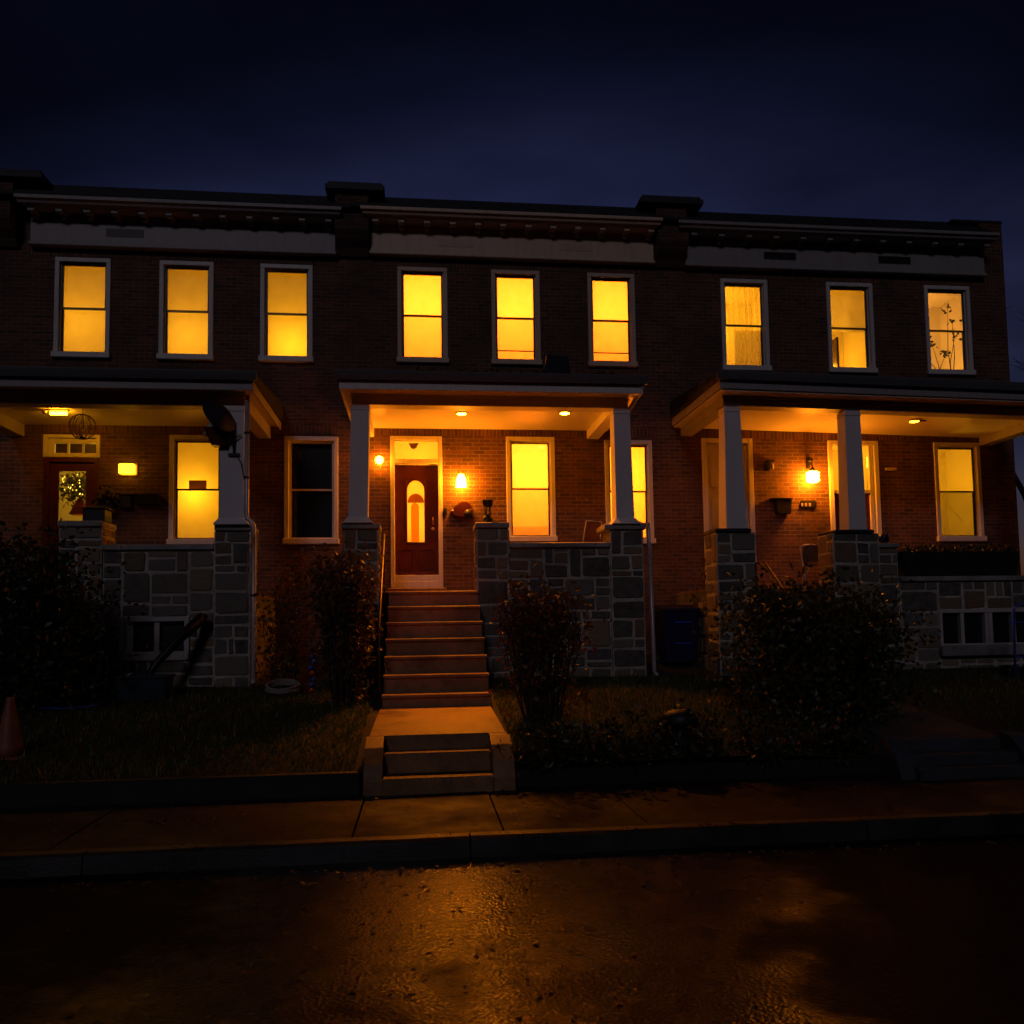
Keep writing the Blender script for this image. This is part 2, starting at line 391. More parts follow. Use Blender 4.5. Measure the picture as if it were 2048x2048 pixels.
def room_box(mb, h, d, mg=.35, y=.22):
    a, b, c, e = h; A, B, Cz, E = a - mg, b + mg, c - mg * .6, e + mg * .45
    y1 = y + d
    mb.face([(A, y1, Cz), (A, y1, E), (B, y1, E), (B, y1, Cz)])
    mb.face([(A, y, Cz), (A, y, E), (A, y1, E), (A, y1, Cz)]); mb.face([(B, y, Cz), (B, y1, Cz), (B, y1, E), (B, y, E)])
    mb.face([(A, y, Cz), (A, y1, Cz), (B, y1, Cz), (B, y, Cz)]); mb.face([(A, y, E), (B, y, E), (B, y1, E), (A, y1, E)])
    for q in ((A, a, Cz, E), (b, B, Cz, E), (a, b, Cz, c), (a, b, e, E)):
        mb.face([(q[0], y, q[2]), (q[1], y, q[2]), (q[1], y, q[3]), (q[0], y, q[3])])

CW = .075
def window(h, x0, x1, z0, z1, mode='shade', scr=None, bar=False, frame='white', label=None, shade_mat='shade', drop=1.0):
    mb = MB(); f = -.028; bk = .115
    mb.box(x0, x0 + CW, f, bk, z0 + .10, z1 - CW, .006); mb.box(x1 - CW, x1, f, bk, z0 + .10, z1 - CW, .006)
    mb.box(x0, x1, f, bk, z1 - CW, z1, .006); mb.box(x0 - .02, x1 + .02, f - .045, bk, z0 + .0, z0 + .10, .01)
    # inner stop
    a, b, c, d = x0 + CW, x1 - CW, z0 + .10, z1 - CW
    mb.box(a, a + .018, .03, .10, c, d); mb.box(b - .018, b, .03, .10, c, d); mb.box(a + .018, b - .018, .03, .10, d - .018, d)
    w = mb.build('window', M[frame], h)
    if label: w['label'] = label
    a += .018; b -= .018; d -= .018; mid = (c + d) / 2 + .01
    def sash(za, zb, y):
        m = MB(); s = .022
        m.box(a, a + s, y, y + .03, za, zb); m.box(b - s, b, y, y + .03, za, zb)
        m.box(a + s, b - s, y, y + .03, za, za + .03); m.box(a + s, b - s, y, y + .03, zb - s, zb)
        o = m.build('sash', M['sash'] if mode != 'dark' else M[frame], w)
        g = MB(); g.box(a + s, b - s, y + .012, y + .016, za + .03, zb - s); g.build('pane', M['glass'], w)
    sash(mid - .015, d, .05); sash(c, mid + .015, .084)
    if bar: bx('screen_bar', M['sash'], w, a, b, .036, .048, c + .17, c + .19)
    if scr:
        m = MB(); m.face([(a, .044, c), (b, .044, c), (b, .044, mid), (a, .044, mid)]); m.build('insect_screen', M[scr], w)
    if mode == 'shade':
        m = MB(); zb_ = d + .03; za_ = c - .02 if drop >= 1 else d - (d - c) * drop
        n = 10
        for i in range(n):
            u0 = a - .02 + (b - a + .04) * i / n; u1 = a - .02 + (b - a + .04) * (i + 1) / n
            yy = lambda u: .150 + .004 * math.sin(u * 9 + x0 * 5)
            m.face([(u0, yy(u0), za_), (u1, yy(u1), za_), (u1, yy(u1), zb_), (u0, yy(u0), zb_)])
        m.smooth = True; m.build('roller_shade', M[shade_mat], w)
    if mode == 'dark':
        m = MB(); m.face([(a, .16, c), (b, .16, c), (b, .16, d), (a, .16, d)]); m.build('blind', M['tarp'], w)
    return w

def cornice(h, x0, x1, fx0, fx1, z, vents=(), roofx=None, nbr=12, mat='frieze'):
    mb = MB(); mb.box(fx0, fx1, -.12, -.003, 8.09 + z, 8.42 + z, .008); mb.box(fx0 - .02, fx1 + .02, -.15, -.003, 8.03 + z, 8.09 + z, .012)
    mb.box(fx0, fx1, -.10, -.003, 8.42 + z, 8.58 + z)
    co = mb.build('cornice', M[mat], h)
    m = MB()
    prof = [(-.003, 8.58), (-.38, 8.58), (-.40, 8.60), (-.44, 8.61), (-.46, 8.65), (-.50, 8.665), (-.50, 8.72), (-.003, 8.72)]
    n = len(prof); P = []
    for e, sg in ((x0, -1), (x1, 1)):
        for (y, zz) in prof: P.append((e - sg * (.5 + y) * .55, y, zz + z))
    m.idx(P, [tuple(range(n)), tuple(range(2 * n - 1, n - 1, -1))] + [(i, (i + 1) % n, n + (i + 1) % n, n + i) for i in range(n)])
    m.build('crown_moulding', M[mat], co)
    for i in range(nbr):
        x = fx0 + .10 + (fx1 - fx0 - .2) * i / (nbr - 1)
        m = MB(); m.box(x - .055, x + .055, -.35, -.102, 8.52 + z, 8.577 + z, .005); m.box(x - .038, x + .038, -.20, -.102, 8.47 + z, 8.518 + z, .012)
        m.build('bracket', M[mat], co)
    for (a, b, faint) in vents:
        m = MB()
        for k in range(5): m.box(a, b, -.1275, -.121, 8.225 + z + k * .027, 8.241 + z + k * .027)
        m.box(a - .01, b + .01, -.1245, -.1205, 8.215 + z, 8.36 + z)
        m.build('vent', M['black'] if not faint else M[mat], co)
def mansard(h, x0, x1, z):
    m = MB()
    for k in range(7):    # courses of dark shingle, each a thin wedge
        t0, t1 = k / 7, (k + 1) / 7
        y0, z0 = -.46 + .8 * t0, 8.722 + .60 * t0; y1, z1 = -.46 + .8 * t1, 8.722 + .60 * t1
        m.prism_x([(y0, z0 + z), (y0 - .004, z0 + .022 + z), (y1, z1 + .006 + z), (y1, z1 + z)], x0, x1)
    m.prism_x([(-.46, 8.72 + z), (.34, 9.315 + z), (9, 9.0 + z), (9, 8.7 + z)], x0 + .01, x1 - .01)
    m.build('roof', M['shingle'], h)
def party_pier(h, x0, x1, cap, z=0, y0=-.36):
    c = (x0 + x1) / 2
    mb = MB()
    prof = [(-.003, 7.98), (-.06, 8.0), (-.14, 8.12), (-.26, 8.22), (y0, 8.36), (y0, 8.62), (y0 + .08, 8.76), (y0 + .08, 9.06), (2.0, 9.06), (2.0, 8.6), (-.003, 8.6)]
    mb.prism_x([(y, zz + z) for y, zz in prof], x0, x1)
    p = mb.build('party_wall_pier', M['brickdark'], h)
    m = MB(); m.box(cap[0], cap[1], y0 - .02, 1.6, 9.06 + z, 9.16 + z, .01); m.box(cap[0] + .04, cap[1] - .04, y0 + .02, 1.5, 9.16 + z, 9.22 + z, .01)
    m.build('coping', M['shingle'], p)

def porch_roof(h, x0, x1, gz, bz, ceil_z, beam_x, eave=-2.45, warp=None, fascia_mat='white'):
    """x0,x1 eave; gz gutter top; bz beam bottom; beam_x outer faces of the side beams"""
    W = warp or (lambda p: p)
    mb = MB(); fz = gz - .12
    mb.prism_x([(eave - .02, gz - .005), (-.01, gz + .20), (-.01, gz - .12), (eave - .02, gz - .12)], x0 + .03, x1 - .03); r = mb.warp(W).build('porch_roof', M['shingle'], h)
    g = MB()
    g.prism_x([(eave - .115, gz), (eave - .12, gz - .012), (eave - .105, gz - .05), (eave - .07, fz + .0), (eave - .022, fz), (eave - .022, gz)], x0, x1)
    g.warp(W).build('gutter', M['grey'], r)
    f = MB(); f.box(x0 + .06, x1 - .06, eave, eave + .03, fz - .13, fz - .001, .004)
    for s, xx in ((0, x0 + .06), (1, x1 - .09)): f.box(xx, xx + .03, eave + .031, -.004, fz - .13, fz + .10, .004)
    f.warp(W).build('fascia', M[fascia_mat], r)
    s = MB(); s.box(x0 + .092, x1 - .092, eave + .031, -.004, ceil_z, ceil_z + .02)
    nb = int((x1 - x0) / .09)
    s.warp(W).build('ceiling', M['ceiling'], r)
    b = MB(); b.box(beam_x[0], beam_x[1], -2.15, -1.90, bz, ceil_z - .002, .008)
    b.box(beam_x[0], beam_x[0] + .22, -1.899, -.004, bz, ceil_z - .002, .008); b.box(beam_x[1] - .22, beam_x[1], -1.899, -.004, bz, ceil_z - .002, .008)
    b.box(beam_x[0] - .012, beam_x[1] + .012, -2.165, -2.151, ceil_z - .05, ceil_z - .002, .004)
    b.warp(W).build('beam', M[fascia_mat], r)
    return r
def column(h, cx0, w0, z0, cx1, w1, z1, slab, flare=True):
    yc = -2.02
    mb = MB(); mb.frus((cx0, yc), w0, w0, z0 + .09 if flare else z0, (cx1, yc), w1, w1, z1 - .085)
    if flare:
        mb.frus((cx0, yc), w0 + .14, w0 + .14, z0 + .012, (cx0, yc), w0 + .02, w0 + .02, z0 + .095)
        mb.box(cx0 - w0 / 2 - .075, cx0 + w0 / 2 + .075, yc - w0 / 2 - .075, yc + w0 / 2 + .075, z0, z0 + .0118)
    c = mb.build('column', M['column'], h)
    m = MB(); m.box(cx1 - w1 / 2 - .012, cx1 + w1 / 2 + .012, yc - w1 / 2 - .012, yc + w1 / 2 + .012, z1 - .085, z1 - .065, .004); m.box(cx1 - w1 / 2 - .004, cx1 + w1 / 2 + .004, yc - w1 / 2 - .004, yc + w1 / 2 + .004, z1 - .0648, z1 - .001, .004)
    m.build('capital', M['column'], c)
def pier(h, x0, x1, zt, slab, sz, seed, zb=.3, mat='slab', y0=-2.15, dep=.5, st=.085):
    m = MB(); stone_block(m, x0, x1, y0, y0 + dep, zb, zt, seed)
    p = m.build('stone_pier', SM, h)
    bx('pier_cap', M[mat], p, slab[0], slab[1], y0 - .045, y0 + dep + .045, zt + .0005, zt + st, b=.012)
    return p
def porch_wall(h, x0, x1, zt, seed, cap=.08, zb=.3, hole=None):
    m = MB(); m.cm = 1
    if hole is None:
        stone_block(m, x0, x1, -2.12, -1.85, zb, zt, seed, False)
    else:
        a, b, c, d = hole
        for i, q in enumerate(((x0, a, zb, zt), (b, x1, zb, zt), (a, b, d, zt), (a, b, zb, c))): stone_block(m, q[0], q[1], -2.12, -1.85, q[2], q[3], seed + 7 * i, False)
    p = m.build('porch_wall', SM, h)
    bx('wall_cap', M['slab'], p, x0 + .002, x1 - .002, -2.17, -1.81, zt + .0005, zt + cap, b=.012)
def porch_base(h, x0, x1, z, seed):
    m = MB(); m.cm = 0; m.tone = .02; m.box(x0, x1, -1.80, -.004, z - .16, z)
    for i, (xa, sd) in enumerate(((x0, -1), (x1, 1))):
        m.cm = 0; m.tone = .02; m.box(min(xa, xa - sd * .25), max(xa, xa - sd * .25), -1.62, -.004, .3, z - .162)
        if sd > 0: ashlar(m, -1.62, -.004, .3, z - .17, xa + .0015, seed + i, 1)
        else: ashlar(m, .004, 1.62, .3, z - .17, xa - .0015, seed + i, -1)
    m.build('porch_base', SM, h)
    bx('porch_floor', M['step'], h, x0 + .02, x1 - .02, -2.10, -.006, z + .001, z + .02)

# ================================================================== HOUSES
HB = thing('brick_rowhouse', (.7, 0, 0), 'middle brick rowhouse with brightest yellow windows, maroon door and concrete stoop', 'house', 'brick rowhouses in one terrace')
HA = thing('brick_rowhouse', (-5, 0, 0), 'left brick rowhouse with wreath door, satellite dish column and dimmer amber windows', 'house', 'brick rowhouses in one terrace')
HC = thing('brick_rowhouse', (7, 0, 0), 'right brick rowhouse at the end of the terrace, two plain columns and lit lantern', 'house', 'brick rowhouses in one terrace')
HN = thing('brick_rowhouse', (-11, 0, 0), 'unlit rowhouse cut off at the left edge of the photo', 'house', 'brick rowhouses in one terrace')

UP = (6.108, 7.866); G1 = (2.907, 4.80)
def hole(x0, x1, z): return (x0 + .012, x1 - .012, z[0] + .012, z[1] - .012)
zA, zC = -.03, -.026
def sh(z, d): return (z[0] + d, z[1] + d)
WA = [(-7.131, -6.22), (-5.415, -4.507), (-3.715, -2.815)]
WB = [(-1.334, -.441), (.349, 1.236), (2.119, 3.004)]
WC = [(4.648, 5.562), (6.722, 7.649), (8.702, 9.64)]
uA, uC, gA, gC = sh(UP, zA), sh(UP, zC), sh(G1, zA), sh(G1, zC)
XAN, XAB, XBC, XE = -7.86, -2.12, 3.66, 10.40

# --- walls
holesA = [hole(a, b, uA) for a, b in WA] + [hole(-5.212, -4.30, gA), hole(-3.294, -2.375, (gA[0], gA[1])), (-7.24, -6.36, 2.0, 4.745)]
holesB = [hole(a, b, UP) for a, b in WB] + [hole(.576, 1.453, G1), hole(2.37, 3.25, (2.86, 4.76)), (-1.46, -.58, 2.10, 4.775)]
holesC = [hole(a, b, uC) for a, b in WC] + [hole(8.741, 9.679, gC), (6.65, 7.60, 2.0, 4.76), (4.21, 5.14, 2.0, 4.78)]
def finish_house(h, x0, x1, holes, z, soldier=((4.812, 4.905),)):
    w = wall_mesh(x0, x1, .2, 8.75 + z, holes)
    w.face([(x0, 0, .2), (x0, 0, 8.75), (x0, 12, 8.75), (x0, 12, .2)]); w.face([(x1, 0, .2), (x1, 12, .2), (x1, 12, 8.75), (x1, 0, 8.75)]); w.face([(x0, 12, .2), (x0, 12, 8.75), (x1, 12, 8.75), (x1, 12, .2)])
    wo = w.build('wall', M['brick'], h)
    for (a, b) in soldier:
        m = MB(); m.box(x0 + .3, x1 - .3, -.006, -.0005, a + z, b + z); m.build('soldier_course', M['soldier'], wo)
finish_house(HA, XAN, XAB, holesA, zA, ((4.83, 4.99), (7.885, 8.06)))
finish_house(HB, XAB, XBC, holesB, 0, ((4.812, 4.97), (7.875, 8.06)))
finish_house(HC, XBC, XE, holesC, zC, ((4.83, 4.99), (7.885, 8.06)))
finish_house(HN, -13.6, XAN, [], zA, ())
cornice(HN, -13.4, -8.3, -13.3, -8.45, zA); mansard(HN, -13.6, XAN, zA)
cornice(HA, -7.6, -2.27, -7.5, -2.41, zA - .01, [(-6.26, -5.66, False)]); mansard(HA, XAN, XAB, zA)
cornice(HB, -1.95, 3.43, -1.80, 3.355, 0, [(-.62, .02, True), (1.6, 2.2, True)], mat='warmlit'); mansard(HB, XAB, XBC, 0)
cornice(HC, 3.72, 9.97, 3.96, 9.91, zC, [(5.48, 6.09, False), (7.75, 8.38, False)]); mansard(HC, XBC, 9.9, zC)
party_pier(HA, -8.45, -7.72, (-8.55, -7.22), zA)
party_pier(HB, -2.40, -1.82, (-2.56, -1.54), 0)
party_pier(HC, 3.375, 3.945, (3.06, 4.24), .0)
m = MB(); m.prism_x([(.004, 8.70), (.004, 9.13), (12, 9.0), (12, 8.70)], 9.93, 10.398); m.build('end_parapet', M['brickdark'], HC)
bx('end_parapet_cap', M['shingle'], HC, 9.36, 10.42, .0, 1.2, 9.131, 9.19, b=.01)

# --- upper windows + rooms
roomA, roomB, roomC = MB(), MB(), MB()
dimlab = 'amber lit window'
for i, (a, b) in enumerate(WA):
    window(HA, a, b, *uA); room_box(roomA, hole(a, b, uA), .9)
lamp(-6.75, .75, 6.75, 17, GOLD); lamp(-4.95, .75, 6.55, 19, GOLD); lamp(-3.2, .62, 6.45, 22, (1, .44, .012))
for i, (a, b) in enumerate(WB):
    window(HB, a, b, *UP, scr='screen', bar=i > 0, frame='warmlit', label='brightest upstairs window with half insect screen'); room_box(roomB, hole(a, b, UP), 1.1)
    lamp((a + b) / 2 + .05, 1.05, 7.15, 165 if i < 2 else 140, (1, .205, .013), .12)
# right house: lace curtain, half shade, bare window with plant
w = window(HC, *WC[0], *uC, mode='open'); room_box(roomC, hole(*WC[0], uC), 1.3); lamp(4.85, 1.2, 7.25, 34)
m = MB(); n = 40; m.smooth = True
for i in range(n):
    u0, u1 = 4.73 + .75 * i / n, 4.73 + .75 * (i + 1) / n
    yf = lambda u: .17 + .016 * math.sin(u * 55)
    m.face([(u0, yf(u0), 6.15), (u1, yf(u1), 6.15), (u1, yf(u1), 7.80), (u0, yf(u0), 7.80)])
m.build('lace_curtain', M['curtain'], w)
m = MB(); m.box(4.98, 5.50, .20, .215, 6.14, 6.93); m.build('cardboard_sheet', M['shade'], w)
w = window(HC, *WC[1], *uC, mode='shade', drop=.52); room_box(roomC, hole(*WC[1], uC), 1.5); lamp(7.0, .9, 6.45, 26); lamp(7.33, 1.35, 6.75, 12)
bx('wardrobe', M['l_brown'], w, 7.14, 7.185, .45, .9, 5.95, 6.95); bx('bed_head', M['maroon'], w, 7.15, 7.62, 1.0, 1.06, 6.1, 6.42)
w = window(HC, *WC[2], *uC, mode='open'); room_box(roomC, hole(*WC[2], uC), 1.2); lamp(8.95, .55, 6.10, 20, (1, .47, .08)); lamp(9.2, 1.0, 7.4, 9, (1, .42, .08))
# ground floor rooms
window(HA, -5.212, -4.30, *gA, mode='shade'); room_box(roomA, hole(-5.212, -4.30, gA), .9); lamp(-4.85, .50, 3.80, 21, (1, .42, .012), .1)
wd = window(HA, -3.294, -2.375, *gA, mode='dark', label='unlit ground floor window with black panes'); room_box(roomA, hole(-3.294, -2.375, gA), .6)
wE = window(HB, .576, 1.453, *G1, scr='screen'); room_box(roomB, hole(.576, 1.453, G1), 1.1); lamp(1.03, .95, 4.2, 165, (1, .21, .012), .12)
m = MB(); m.face([(.60, .165, 2.98), (1.43, .165, 2.98), (1.43, .165, 3.22), (.60, .165, 3.22)]); m.build('cafe_curtain', M['shade'], wE)
wE2 = window(HB, 2.37, 3.25, 2.86, 4.76, mode='shade'); room_box(roomB, hole(2.37, 3.25, (2.86, 4.76)), 1.1); lamp(2.7, .95, 4.1, 135, (1, .22, .008), .12)
wF = window(HC, 8.741, 9.679, *gC, mode='open', scr='screen2'); room_box(roomC, hole(8.741, 9.679, gC), 1.3); lamp(8.85, .75, 4.05, 26, (1, .44, .012), .1)
m = MB(); m.lathe([(.045, .22), (.13, 0)], (8.98, .50, 3.93), 16); m.build('table_lamp_shade', M['fairy'], wF)
m = MB(); m.tube([(9.0, .13, 3.62), (9.12, .14, 3.58), (9.35, .13, 3.28)], .004, 5); m.build('cord', M['lnb'], wF)

# --- door of the middle house
def frame_ring(mb, x0, x1, z0, z1, t, y0, y1, tb=None):
    tb = t if tb is None else tb
    mb.box(x0, x0 + t, y0, y1, z0, z1, .005); mb.box(x1 - t, x1, y0, y1, z0, z1, .005); mb.box(x0 + t, x1 - t, y0, y1, z1 - t, z1, .005)
    if tb > 0: mb.box(x0 + t, x1 - t, y0, y1, z0, z0 + tb, .005)
mb = MB(); frame_ring(mb, -1.475, -.565, 2.10, 4.79, .07, -.03, .10, .12); mb.box(-1.405, -.635, -.03, .10, 4.30, 4.38, .006); mb.box(-1.405, -.635, -.02, .10, 2.221, 2.33, .006)
df = mb.build('door_frame', M['white'], HB)
m = MB(); m.box(-1.40, -.64, .05, .055, 4.385, 4.715); m.build('transom_pane', M['glass'], df)
m = MB(); m.sheet_y([(-1.41, 4.37), (-.63, 4.37), (-.63, 4.74), (-1.41, 4.74)], .14); m.build('transom_curtain', M['shade'], df)
m = MB(); m.prism_y([(-1.16, 4.70), (-1.12, 4.62), (-1.07, 4.585), (-1.02, 4.61), (-.97, 4.70)], .132, .136); m.build('valance', M['paper'], df)
def arch(x0, x1, z0, z1, n=12):
    c = (x0 + x1) / 2; r = (x1 - x0) / 2
    return [(x0, z0), (x1, z0)] + [(c + r * math.cos(math.pi * k / n), z1 - r * 1.15 + r * 1.15 * math.sin(math.pi * k / n)) for k in range(n + 1)]
# leaf with an arched opening
ar = arch(-1.185, -.885, 2.92, 4.02)
m = MB()
oz0, oz1 = 2.335, 4.295; ox0, ox1 = -1.403, -.637; gx0, gx1, gz0, gz1 = -1.185, -.885, 2.92, 4.02
m.box(ox0, gx0, .08, .125, oz0, oz1); m.box(gx1, ox1, .08, .125, oz0, oz1); m.box(gx0, gx1, .08, .125, oz0, gz0); m.box(gx0, gx1, .08, .125, gz1, oz1)
top = ar[2:]; h_ = len(top) // 2
m.prism_y([(gx1, gz1)] + [(gx1 + .0, top[0][1])] + top[1:h_ + 1], .08, .125)
m.prism_y([(gx0, gz1)] + top[h_:-1] + [(gx0, top[-1][1])], .08, .125)
for (xa, xb, za, zb) in ((-1.33, -1.07, 2.42, 2.80), (-.98, -.72, 2.42, 2.80)):
    frame_ring(m, xa, xb, za, zb, .022, .070, .0798)
frame_ring(m, gx0 - .03, gx1 + .03, gz0 - .03, gz1 + .03, .026, .072, .0798)
dr = m.build('door', M['maroon'], HB)
m = MB(); m.sheet_y(ar, .105); m.build('arched_glass', M['shade'], dr)
m = MB(); m.sheet_y(arch(-1.12, -.98, 2.925, 3.62, 10), .098); m.build('amber_glass', M['orange'], dr)
m = MB(); m.sheet_y([(-1.18, 3.62), (-.89, 3.62)] + [(-1.035 + .145 * math.cos(math.pi * k / 12), 3.62 + .165 * math.sin(math.pi * k / 12)) for k in range(13)], .0972); m.build('fan_glass', M['brownglass'], dr)
m = MB(); m.tube([(-.735, .05, 3.23), (-.735, .03, 3.23), (-.735, .03, 3.35), (-.735, .05, 3.35)], .008); m.lathe([(.028, 0), (.03, .02), (.02, .035)], (-.735, .04, 3.15), 12, 'y'); m.build('handle', M['brass'], dr)
room_box(roomB, (-1.46, -.58, 2.10, 4.775), 1.1); lamp(-1.02, .95, 4.45, 62, (1, .30, .012), .1); lamp(-1.03, .75, 3.3, 26, (1, .30, .010), .1)
bx('door_step', M['walk'], HB, -1.52, -.52, -.42, -.035, 1.983, 2.085, b=.012)

# --- door of the left house
mb = MB(); frame_ring(mb, -7.255, -6.345, 4.37, 4.755, .055, -.03, .10, .07)
mb.box(-7.20, -7.10, .02, .10, 4.44, 4.70); mb.box(-7.10, -6.40, .02, .10, 4.62, 4.70)
for x in (-6.875, -6.635): mb.box(x - .012, x + .012, .03, .09, 4.44, 4.619)
tr = mb.build('transom', M['white'], HA)
for k, x in enumerate((-6.985, -6.755, -6.515)):
    m = MB(); m.box(x - .10, x + .10, .06, .064, 4.445, 4.615); m.build('transom_pane', M['sash'], tr)
mb = MB(); frame_ring(mb, -7.24, -6.36, 2.0, 4.365, .075, -.022, .09, .05)
df = mb.build('door_frame', M['red'], HA)
mb = MB(); frame_ring(mb, -7.164, -6.436, 2.052, 4.289, .145, .03, .07, 1.2)
for z in (2.3, 2.8): mb.box(-6.98, -6.62, .022, .03, z, z + .38, .006)
dr = mb.build('door', M['red'], HA)
m = MB(); m.box(-7.02, -6.58, .045, .05, 3.25, 4.145); m.build('door_glass', M['glass'], dr)
m = MB(); m.lathe([(.03, 0), (.034, .025), (.02, .045)], (-6.5, .0, 3.1), 12, 'y'); m.build('handle', M['brass'], dr)
room_box(roomA, (-7.24, -6.36, 2.0, 4.745), 1.2); lamp(-6.6, .55, 4.35, 9, (1, .56, .05)); lamp(-6.55, .40, 3.35, 3.0, (1, .56, .05), .05)

# --- doors of the right house
mb = MB(); frame_ring(mb, 6.63, 7.62, 2.0, 4.79, .085, -.03, .11, .06); mb.box(7.44, 7.50, .0, .11, 2.06, 4.70)
mb.box(6.716, 7.439, .0, .10, 3.80, 3.86)
df = mb.build('door_frame', M['white'], HC)
m = MB(); frame_ring(m, 6.72, 7.435, 2.06, 3.795, .10, .04, .08, .9); dr = m.build('door', M['maroon'], HC)
m = MB(); m.box(6.82, 7.335, .055, .06, 2.96, 3.695); m.build('door_glass', M['glass'], dr)
m = MB(); m.box(6.86, 7.0, .20, .24, 2.7, 3.75); m.build('coat', M['black'], dr)
m = MB(); m.box(6.72, 7.435, .06, .065, 3.865, 4.70); m.build('fanlight_pane', M['glass'], df)
room_box(roomC, (6.65, 7.60, 2.0, 4.76), 1.3); lamp(7.0, .8, 4.55, 34, (1, .40, .012), .1)
mb = MB(); frame_ring(mb, 4.19, 5.16, 2.0, 4.81, .085, -.03, .11, .06)
df = mb.build('door_frame', M['white'], HC)
m = MB(); m.box(4.278, 5.07, .03, .08, 2.062, 4.72, .006)
for z in (2.3, 3.1, 3.9): m.box(4.36, 4.64, .018, .03, z, z + .62, .006); m.box(4.72, 5.0, .018, .03, z, z + .62, .006)
dr = m.build('door', M['panel'], HC); dr['label'] = 'plain pale door behind the nearest column'
roomA.build('interior', M['room'], HA); roomB.build('interior', M['room'], HB); roomC.build('interior', M['room'], HC)

# ------------------------------------------------------------------ porches
# middle
porch_roof(HB, -2.185, 2.49, 5.17, 4.77, 4.93, (-1.97, 2.27))
column(HB, -1.88, .285, 2.975, -1.843, .268, 4.77, None); column(HB, 2.18, .285, 2.955, 2.165, .255, 4.77, None)
pier(HB, -2.09, -1.58, 2.89, (-2.12, -1.556), 0, 11); pier(HB, 1.935, 2.452, 2.87, (1.84, 2.49), 0, 23)
pier(HB, -.125, .365, 2.90, (-.14, .378), 0, 31)
porch_wall(HB, .368, 1.932, 2.60, 41); porch_base(HB, -2.08, 2.44, 1.94, 51)
# left
porch_roof(HA, -7.85, -3.29, 5.125, 4.715, 4.925, (-7.78, -3.525), fascia_mat='frieze')
column(HA, -3.69, .35, 2.95, -3.70, .35, 4.715, None, True); column(HA, -7.55, .35, 2.95, -7.55, .35, 4.715, None, True)
pier(HA, -3.942, -3.43, 2.865, (-3.935, -3.416), 0, 61); pier(HA, -6.085, -5.50, 2.93, (-6.10, -5.49), 0, 67); pier(HA, -7.80, -7.28, 2.865, (-7.83, -7.26), 0, 71)
porch_wall(HA, -5.498, -3.944, 2.59, 73, hole=(-5.22, -4.30, 1.0, 1.62)); porch_base(HA, -7.76, -3.44, 1.94, 81)
# right, its roof sagging a little to the right
sag = lambda p: Vector((p.x, p.y, p.z - .021 * (p.x - 4.2)))
porch_roof(HC, 3.585, 10.0, 5.265, 4.835, 4.99, (3.80, 9.9), warp=sag, fascia_mat='frieze')
column(HC, 3.945, .335, 2.885, 3.95, .255, 4.825, None, False); column(HC, 5.95, .30, 2.865, 5.95, .255, 4.79, None, False); column(HC, 9.66, .32, 2.5, 9.66, .255, 4.71, None, False)
pier(HC, 3.62, 4.255, 2.825, (3.60, 4.18), 0, 91, .2, st=.06, mat='shingle'); pier(HC, 5.53, 6.30, 2.805, (5.55, 6.21), 0, 97, .2, st=.055, mat='shingle'); pier(HC, 9.3, 9.95, 2.44, (9.28, 9.97), 0, 101, .2)
m = MB(); stone_block(m, 6.302, 6.63, -2.10, -1.8, .2, 2.575, 103); sp = m.build('stone_pier', SM, HC); bx('pier_cap', M['slab'], sp, 6.303, 6.65, -2.14, -1.76, 2.576, 2.65, b=.01)
porch_wall(HC, 6.632, 9.298, 2.03, 107, hole=(7.28, 9.1, .96, 1.57), zb=.2); porch_base(HC, 3.63, 9.94, 1.94, 113)
# basement windows
mb = MB(); frame_ring(mb, -5.24, -4.28, 1.0, 1.63, .07, -2.16, -1.95, .13); mb.box(-5.17, -5.06, -2.13, -1.98, 1.13, 1.56); mb.box(-4.77, -4.70, -2.13, -1.98, 1.13, 1.56)
bw = mb.build('basement_window', M['panel'], HA)
for a, b in ((-5.06, -4.77), (-4.70, -4.35)): bx('pane', M['black'], bw, a, b, -2.05, -2.04, 1.13, 1.56, b=0)
mb = MB(); frame_ring(mb, 7.27, 9.11, 1.0, 1.57, .05, -2.15, -1.95, .03)
for x in (7.66, 8.08, 8.15, 8.55): mb.box(x - .03, x + .03, -2.14, -1.98, 1.03, 1.52)
bw = mb.build('basement_window', M['panel'], HC); bx('sill', M['slab'], bw, 7.25, 9.12, -2.22, -1.95, .83, .999, b=.015)
for a, b in ((7.32, 7.63), (7.69, 8.05), (8.18, 8.52), (8.58, 9.06)): bx('pane', M['black'], bw, a, b, -2.06, -2.05, 1.03, 1.52, b=0)
# downspouts
m = MB(); m.tube([(-3.47, -2.24, 4.86), (-3.47, -2.24, 3.10), (-3.46, -2.25, 3.04), (-3.40, -2.27, 2.99), (-3.365, -2.28, 2.93), (-3.36, -2.28, 2.80), (-3.355, -2.28, .72), (-3.33, -2.40, .66)], .036, 10)
ds = m.build('downspout', M['alum'], HA)
m = MB()
for z in (4.28, 3.62, 1.9): m.lathe([(.042, 0), (.042, .03)], (-3.47 if z > 3 else -3.357, -2.24 if z > 3 else -2.28, z), 10)
m.build('strap', M['black'], ds)
m = MB(); m.tube([(2.42, -2.47, 5.04), (2.40, -2.3, 4.97), (2.30, -1.84, 4.72), (2.26, -1.80, 4.6), (2.27, -1.80, 3.2), (2.40, -1.80, 3.05), (2.515, -1.9, 2.98), (2.53, -2.2, 2.94), (2.515, -2.24, 2.85), (2.525, -2.24, 2.5), (2.545, -2.26, .70), (2.56, -2.36, .64)], .034, 10); m.build('downspout', M['alum'], HB)
